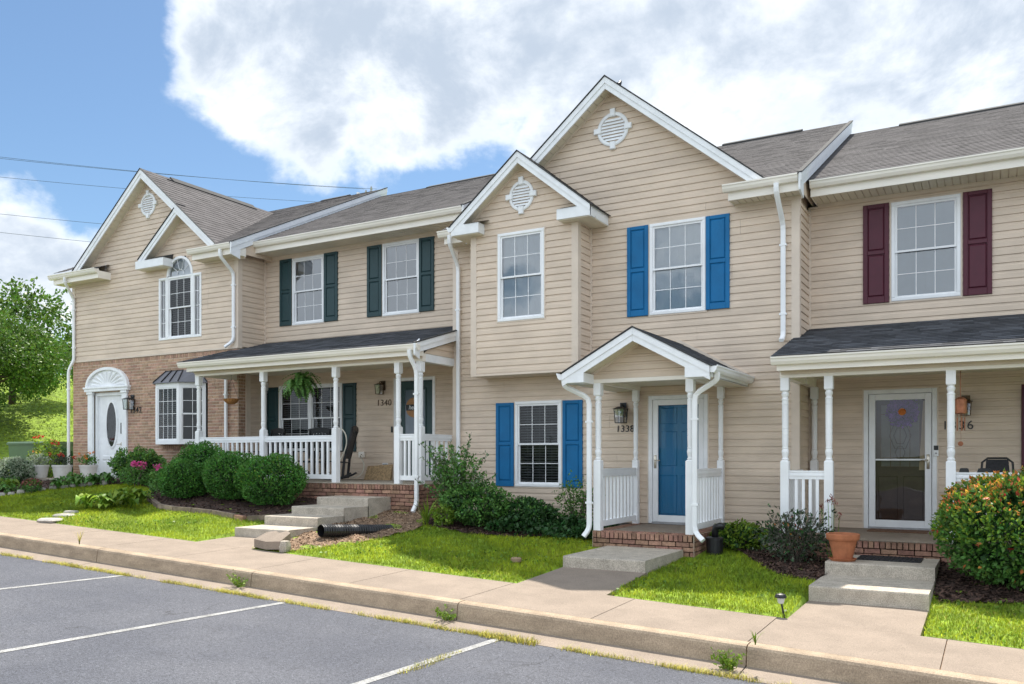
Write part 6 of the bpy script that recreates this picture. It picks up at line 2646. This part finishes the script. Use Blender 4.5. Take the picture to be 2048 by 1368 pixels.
# terracotta pot, mats
t = thing('flower_pot', 'large terracotta flower pot standing on its saucer on the upper step', 'flower pot', (-1.755, 11.90, -1.361))
b = MB()
b.lathe(0, 0, [(.0, .0), (.15, .0), (.172, .03), (.176, .034), (.164, .036), (.150, .02), (0, .02)], 28)
new('saucer', b, 'terracotta', t, smooth=False)
b = MB()
b.lathe(0, 0, [(0, .022), (.118, .022), (.178, .275), (.203, .278), (.21, .30), (.212, .35), (.203, .358), (.188, .355), (.17, .27), (0, .27)], 32)
new('pot', b, 'terracotta', t)
b = MB()
b.lathe(0, 0, [(0, .285), (.168, .285)], 20)
new('soil', b, 'mulch', t)
t = thing('rubber_mat', 'black rubber mat lying on the upper step beside the terracotta pot', 'mat', (-1.2, 12.35, -1.361))
b = MB()
b.box(-.42, .36, -.26, .27, 0, .012)
new('base', b, 'rubber', t)
b = MB()
for i in range(15):
    for j in range(9):
        b.box(-.40 + i * .05, -.368 + i * .05, -.245 + j * .056, -.21 + j * .056, .0121, .019)
new('studs', b, 'rubber', t, kind='stuff')
b = MB()
b.box(-.42, .42, -.24, .24, 0, .015)
o = new('door_mat', b, 'doormat', None)
o.location = (-1.32, 14.42, -1.1495)
tag(o, 'brown fibre door mat on the porch before the white storm door', 'mat')


# wall lanterns
def lantern(x, y, z, h, w, label, m, plate=True, up=False):
    """box lantern on a wall whose face is at y; z is the middle of the lamp body"""
    t = thing('wall_lantern', label, 'lantern', (x, y, z))
    b = MB()
    b.box(-.06, .06, -.018, 0, -h * .1, h * .75)
    new('back_plate', b, m, t)
    b = MB()
    d = -.13
    b.tube([(0, -.015, h * .5), (0, -.07, h * .66), (0, d, h * .62), (0, d, h * .48)], .012, 6)
    new('arm', b, m, t)
    b = MB()
    b.add([(-w * .62, d - w * .62, h * .36), (w * .62, d - w * .62, h * .36), (w * .62, d + w * .62, h * .36), (-w * .62, d + w * .62, h * .36),
           (-w * .2, d - w * .2, h * .5), (w * .2, d - w * .2, h * .5), (w * .2, d + w * .2, h * .5), (-w * .2, d + w * .2, h * .5)],
          [(0, 1, 5, 4), (1, 2, 6, 5), (2, 3, 7, 6), (3, 0, 4, 7), (4, 5, 6, 7), (3, 2, 1, 0)])
    new('roof', b, m, t)
    b = MB()
    for sx in (-1, 1):
        for sy in (-1, 1):
            b.tube([(sx * w * .40, d + sy * w * .40, -h * .42), (sx * w * .48, d + sy * w * .48, h * .36)], .006, rect=(.011, .011))
    b.box(-w * .43, w * .43, d - w * .43, d + w * .43, -h * .46, -h * .42)
    new('cage', b, m, t)
    b = MB()
    for sx in (-1, 1):
        b.quad((sx * w * .38, d - w * .36, -h * .41), (sx * w * .38, d + w * .36, -h * .41), (sx * w * .45, d + w * .43, h * .35), (sx * w * .45, d - w * .43, h * .35))
        b.quad((-w * .36, d + sx * w * .38, -h * .41), (w * .36, d + sx * w * .38, -h * .41), (w * .43, d + sx * w * .45, h * .35), (-w * .43, d + sx * w * .45, h * .35))
    new('glass', b, 'glass', t)
    b = MB()
    b.lathe(0, d, [(.02, -h * .40), (.022, -h * .1), (.016, -h * .08), (.022, h * .0), (.012, h * .1)], 10)
    new('bulb', b, 'bulb_glass', t, smooth=True)
    return t


lantern(-5.70, 13.965, .74, .30, .19, 'black glass wall lantern above the number beside the blue door', 'black_metal')
lantern(-19.10, 13.985, 1.36, .32, .20, 'black wall lantern on the brick beside the white fan-topped door', 'black_metal')
lantern(-11.72, 14.82, 1.50, .25, .15, 'bronze coach lantern above the number on the porch with green shutters', 'bronze')
lantern(-.40, 14.82, .76, .26, .16, 'bronze lantern on the porch wall behind the copper wind chime', 'bronze')


# hanging fern
t = thing('hanging_fern', 'big green fern in a hanging basket under the porch roof', 'hanging plant', (-12.46, 13.05, 1.42))
b = MB()
b.tube([(0, 0, .14), (0, 0, .47), (.03, 0, .52), (.05, 0, .49)], .006, 6)
for k in range(3):
    a = k * 2.1
    b.tube([(.14 * math.cos(a), .14 * math.sin(a), -.02), (0, 0, .16)], .003, 4)
new('hanger', b, 'black_metal', t)
b = MB()
b.lathe(0, 0, [(0, -.16), (.09, -.16), (.15, -.02), (.155, -.02), (.155, 0), (0, 0)], 16)
new('basket', b, 'leaf_dark', t)
b = MB()
nn = 16
for k in range(nn + 1):
    q = k / nn
    b.v.append((.46 * q ** .9, 0, .34 * math.sin(q * 2.5) * (1 - .15 * q) - .24 * q ** 2.4))
base = list(b.v)
b.v = []
for k in range(nn):
    p, q = Vector(base[k]), Vector(base[k + 1])
    w = .062 * math.sin(math.pi * min(1, (k + 1.2) / (nn + .8))) ** .7 + .006
    for s in (-1, 1):
        i = len(b.v)
        m_ = p.lerp(q, .5)
        b.v += [tuple(p), tuple(q), tuple(m_ + Vector((.02, s * w, -.012)))]
        b.f.append((i, i + 1, i + 2))
fm = mesh_of('frond', b, 'leaf_mid')
rg = random.Random(2)
for i in range(120):
    o = link('frond', fm, t)
    s = rg.uniform(.55, 1.08)
    o.scale = (s * rg.uniform(.7, 1.05), s, s * rg.uniform(.5, 1.1))
    o.rotation_euler = (rg.uniform(-.4, .4), rg.uniform(-.9, .55), rg.uniform(0, 6.28))

t = thing('hanging_basket', 'empty brown coco fibre basket hanging at the left end of the porch', 'hanging basket', (-14.67, 13.2, 1.24))
b = MB()
b.lathe(0, 0, [(0, -.07), (.07, -.06), (.14, -.01), (.175, .05), (.165, .055), (.13, .01), (0, -.03)], 18)
new('liner', b, 'coco', t)
b = MB()
for k in range(3):
    a = k * 2.1 + .4
    b.tube([(.17 * math.cos(a), .17 * math.sin(a), .05), (0, 0, .5)], .004, 4)
b.tube([(0, 0, .5), (0, 0, .72)], .004, 4)
new('wires', b, 'wire', t)

t = thing('wind_chime', 'copper wind chime with hanging tubes and a round sail', 'wind chime', (-.42, 13.2, .71))
b = MB()
b.lathe(0, 0, [(0, .12), (.03, .12), (.075, .09), (.08, .07), (.078, -.10), (.07, -.11), (0, -.11)], 18)
new('bell', b, 'copper', t)
b = MB()
b.tube([(0, 0, .12), (0, 0, .18), (0, 0, .60)], .005, 5)
new('hanger', b, 'copper', t)
for k in range(5):
    a = k * 1.257
    b = MB()
    b.tube([(.05 * math.cos(a), .05 * math.sin(a), -.11), (.05 * math.cos(a), .05 * math.sin(a), -.16)], .002, 4)
    b.tube([(.05 * math.cos(a), .05 * math.sin(a), -.16), (.05 * math.cos(a), .05 * math.sin(a), -.34)], .008, 7)
    new('tube', b, 'copper', t)
b = MB()
b.tube([(0, 0, -.11), (.005, 0, -.48)], .002, 4)
b.tube([(.0, -.005, -.52), (.0, .005, -.52)], .034, 12)
new('sail', b, 'copper', t)


# porch furniture
def rocking_chair(x, y, z, rot, label):
    t = thing('rocking_chair', label, 'chair', (x, y, z), rot, group='dark rocking chairs on the porch')
    for s in (-1, 1):
        b = MB()
        b.tube([(s * .27, -.42 + .09 * k, .035 + .10 * ((k - 4.2) / 4.2) ** 2) for k in range(10)], .02, rect=(.03, .04))
        new('rocker', b, 'dark_wood', t)
        b = MB()
        b.tube([(s * .27, -.24, .05), (s * .27, -.24, .62)], .02, rect=(.04, .04))
        new('leg', b, 'dark_wood', t)
        b = MB()
        b.tube([(s * .25, .20, .05), (s * .25, .24, .45), (s * .25, .42, 1.12)], .02, rect=(.04, .05))
        new('back_post', b, 'dark_wood', t)
        b = MB()
        b.box(s * .27 - .045, s * .27 + .045, -.30, .30, .62, .645)
        new('armrest', b, 'dark_wood', t)
    for k in range(7):
        b = MB()
        b.box(-.25, .25, -.26 + k * .075, -.20 + k * .075, .41 - k * .005, .43 - k * .005)
        new('seat_slat', b, 'dark_wood', t)
    for k in range(6):
        b = MB()
        xx = -.19 + k * .076
        b.tube([(xx, .255, .47), (xx, .40, 1.05)], .02, rect=(.045, .014))
        new('back_slat', b, 'dark_wood', t)
    b = MB()
    b.tube([(-.29, .415, 1.09), (0, .425, 1.13), (.29, .415, 1.09)], .02, rect=(.03, .12))
    new('top_rail', b, 'dark_wood', t)
    return t


rocking_chair(-15.0 + .35, 14.1, -.497, R(-12), 'dark rocking chair at the left end of the porch')
rocking_chair(-12.40, 14.05, -.497, R(-62), 'dark rocking chair beside the cream cable, right of the porch window')
rocking_chair(-13.3, 14.2, -.497, R(10), 'dark rocking chair in front of the porch window')
t = thing('cushion', 'black and white striped cushion on the left rocking chair', 'cushion', (-14.62, 13.98, .0))
b = MB()
b.lathe(0, 0, [(0, -.05), (.17, -.04), (.21, 0), (.17, .06), (0, .08)], 16)
new('pad', b, 'zebra', t, smooth=True)

t = thing('cable', 'cream cable looping from the wall outlet down to the porch floor', 'cable', (-12.3, 14.7, .05), world=True)
b = MB()
pts = [(-12.30, 14.79, .07), (-12.18, 14.6, .02), (-12.0, 14.5, -.14), (-12.03, 14.5, -.31), (-12.14, 14.5, -.41), (-12.28, 14.5, -.45), (-12.39, 14.5, -.40)]


def spline(P, n=8):
    P = [Vector(p) for p in P]
    out = []
    for i in range(len(P) - 1):
        p0, p1, p2, p3 = P[max(0, i - 1)], P[i], P[i + 1], P[min(len(P) - 1, i + 2)]
        for k in range(n):
            t_ = k / n
            out.append(.5 * ((2 * p1) + (p2 - p0) * t_ + (2 * p0 - 5 * p1 + 4 * p2 - p3) * t_ ** 2 + (3 * p1 - p0 - 3 * p2 + p3) * t_ ** 3))
    out.append(P[-1])
    return out


b.tube(spline(pts), .011, 6)
new('cord', b, 'cable', t)
b = MB()
b.tube(spline([(-11.85, 13.5, .62), (-11.73, 13.5, .57), (-11.65, 13.5, .46), (-11.63, 13.5, .29), (-11.69, 13.5, .12), (-11.79, 13.5, -.03), (-11.86, 13.5, -.13), (-12.0, 13.55, -.40)]), .012, 6)
new('cord', b, 'cable', t)
b = MB()
b.hull8([(-12.20, 14.74, -.496), (-11.47, 14.74, -.496), (-11.47, 14.79, -.496), (-12.20, 14.79, -.496)],
        [(-12.14, 14.80, -.19), (-11.45, 14.80, -.15), (-11.45, 14.822, -.15), (-12.14, 14.822, -.19)])
tag(new('chipboard', b, 'osb', None), 'offcut of brown chipboard leaning against the porch wall', 'board')

# round hello sign on the green door
t = thing('door_sign', 'round wooden sign reading hello on the green front door', 'sign', (-10.90, 14.855, 1.08))
b = MB()
b.tube([(0, -.02, 0), (0, 0, 0)], .215, 28)
new('disc', b, 'sign_wood', t)
b = MB()
b.box(-.205, .205, -.026, -.0205, -.065, .065)
new('band', b, 'black_metal', t)
text_mesh('hello', .135, .002, (0, -.030, 0), 0, 'white_paint', 'lettering', t, shear=.25)

# wreath seen through the storm door
t = thing('wreath', 'purple flower shaped wreath with an orange centre on the right hand front door', 'wreath', (-1.30, 14.92, .73))
P, d = lumpy(1500, (.23, .028, .23), 5, .16, 7, shell=.98)
P[:, 1] -= .012
V, Fc = leafcloud(P, .055, d, .8)
npmesh('petals', V, Fc, 'petal_purple', t)
b = MB()
b.lathe(0, 0, [(.001, 0), (.06, 0), (.055, .02), (.001, .03)], 12)
b.v = [(x, -.045 - z, y) for x, y, z in b.v]
new('centre', b, 'petal_orange', t)

# right hand porch furniture
t = thing('patio_chair', 'black patio chair with a rounded back behind the white porch rail', 'chair', (.02, 13.75, -1.15))
b = MB()
pts = [(-.20, .22, .45), (-.21, .30, .8), (-.19, .36, 1.08), (-.12, .38, 1.14), (.12, .38, 1.14), (.19, .36, 1.08), (.21, .30, .8), (.20, .22, .45)]
b.tube(pts, .016, 8)
new('back_frame', b, 'black_metal', t, smooth=True)
b = MB()
b.hull8([(-.19, .23, .47), (.19, .23, .47), (.19, .24, .47), (-.19, .24, .47)], [(-.14, .37, 1.12), (.14, .37, 1.12), (.14, .38, 1.12), (-.14, .38, 1.12)])
new('backrest', b, 'rubber', t)
b = MB()
b.box(-.22, .22, -.25, .22, .42, .45)
new('seat', b, 'rubber', t)
for sx in (-1, 1):
    for sy in (-.23, .2):
        b = MB()
        b.tube([(sx * .21, sy, 0), (sx * .20, sy, .43)], .013, 6)
        new('leg', b, 'black_metal', t)
for x, lb, w in ((-.365, 'small black solar box on the rail nearest the wind chime', .06), (-.13, 'wider black solar box on the rail beside the patio chair', .085)):
    t = thing('rail_light', lb, 'rail light', (x, 12.80, -.195), group='black solar boxes on the rail')
    b = MB()
    b.prism([(-w, 0), (w, 0), (w * .8, .05), (-w * .8, .05)], 'y', -.04, .04)
    new('body', b, 'black_metal', t)
    b = MB()
    b.box(-w * .6, w * .6, -.03, .03, .0502, .054)
    new('solar_panel', b, 'rubber', t)

# bird on the big gable, vent pipe on the left roof
t = thing('bird', 'small dark bird perched on the ridge of the tallest gable', 'bird', (-5.945, 14.35, 6.715))
P = [(0, 0, .03), (.0, .03, .075), (.0, .06, .12), (0, .085, .15)]
b = MB()
b.tube([(0, -.10, .06), (0, -.03, .065), (0, .02, .08), (0, .05, .12), (0, .075, .15), (0, .095, .15), (0, .125, .143)], [.006, .02, .036, .033, .022, .014, .002], 8)
new('body', b, 'dark_wood', t, smooth=True)
for s in (-1, 1):
    b = MB()
    b.tube([(s * .012, .02, .0), (s * .012, .02, .06)], .003, 4)
    new('leg', b, 'twig', t)
b = MB()
b.tube([(-16.35, 19.5, 7.4), (-16.35, 19.5, 7.82)], .05, 10)
new('vent_pipe', b, 'white_vinyl', H42)

# ------------------------------------------------------------------ power line behind the row
def utility_pole(x, y, zt, label, rot):
    t = thing('utility_pole', label, 'utility pole', (x, y, gz(x, y)), rot, group='utility poles of the power line')
    h = zt - gz(x, y)
    b = MB()
    b.tube([(0, 0, -.5), (0, 0, h - .35)], [.16, .11], 10)
    new('pole', b, 'wood', t)
    b = MB()
    b.box(-1.1, 1.1, -.17, -.06, h - .75, h - .63)
    new('crossarm', b, 'wood', t)
    for xx in (-.36, .36):
        b = MB()
        b.lathe(xx, -.11, [(.03, h - .63), (.05, h - .5), (.10, h - .46), (.05, h - .36), (.10, h - .30), (.05, h - .22), (.07, h - .12), (.03, h)], 10)
        new('insulator', b, 'plastic_grey', t)
    return t


def at(u, v, d):
    tt = (u - 1024) / F_PX
    return Vector((d * (tt * CY - SY), d * (tt * SY + CY), (HORIZ - v) / F_PX * d))


pa, pb = at(741, 377, 46), at(-420, 262, 33)
ang = math.atan2(pb.y - pa.y, pb.x - pa.x) + R(90)
utility_pole(pa.x, pa.y, pa.z, 'utility pole whose insulators just show above the roof ridge', ang)
utility_pole(pb.x, pb.y, pb.z, 'utility pole outside the left edge carrying the other end of the wires', ang)
ends = [((729, 378), (-420, 262)), ((754, 378), (-420, 268)), ((741, 409), (-420, 308)), ((741, 486), (-420, 380)), ((741, 528), (-420, 414))]
wl_ = ['topmost overhead wire crossing the sky', 'second overhead wire just under the topmost one', 'third overhead wire from the top, well apart from the upper pair', 'fourth overhead wire from the top, before the low cloud', 'lowest overhead wire, before the low cloud']
for ((u0, v0), (u1, v1)), lb in zip(ends, wl_):
    A, B = at(u0, v0, 46), at(u1, v1, 33)
    b = MB()
    b.tube([A.lerp(B, k / 24) - Vector((0, 0, .25 * 4 * (k / 24) * (1 - k / 24))) for k in range(25)], .0085, 5)
    tag(new('power_line', b, 'wire', None), lb, 'wire', 'overhead wires')
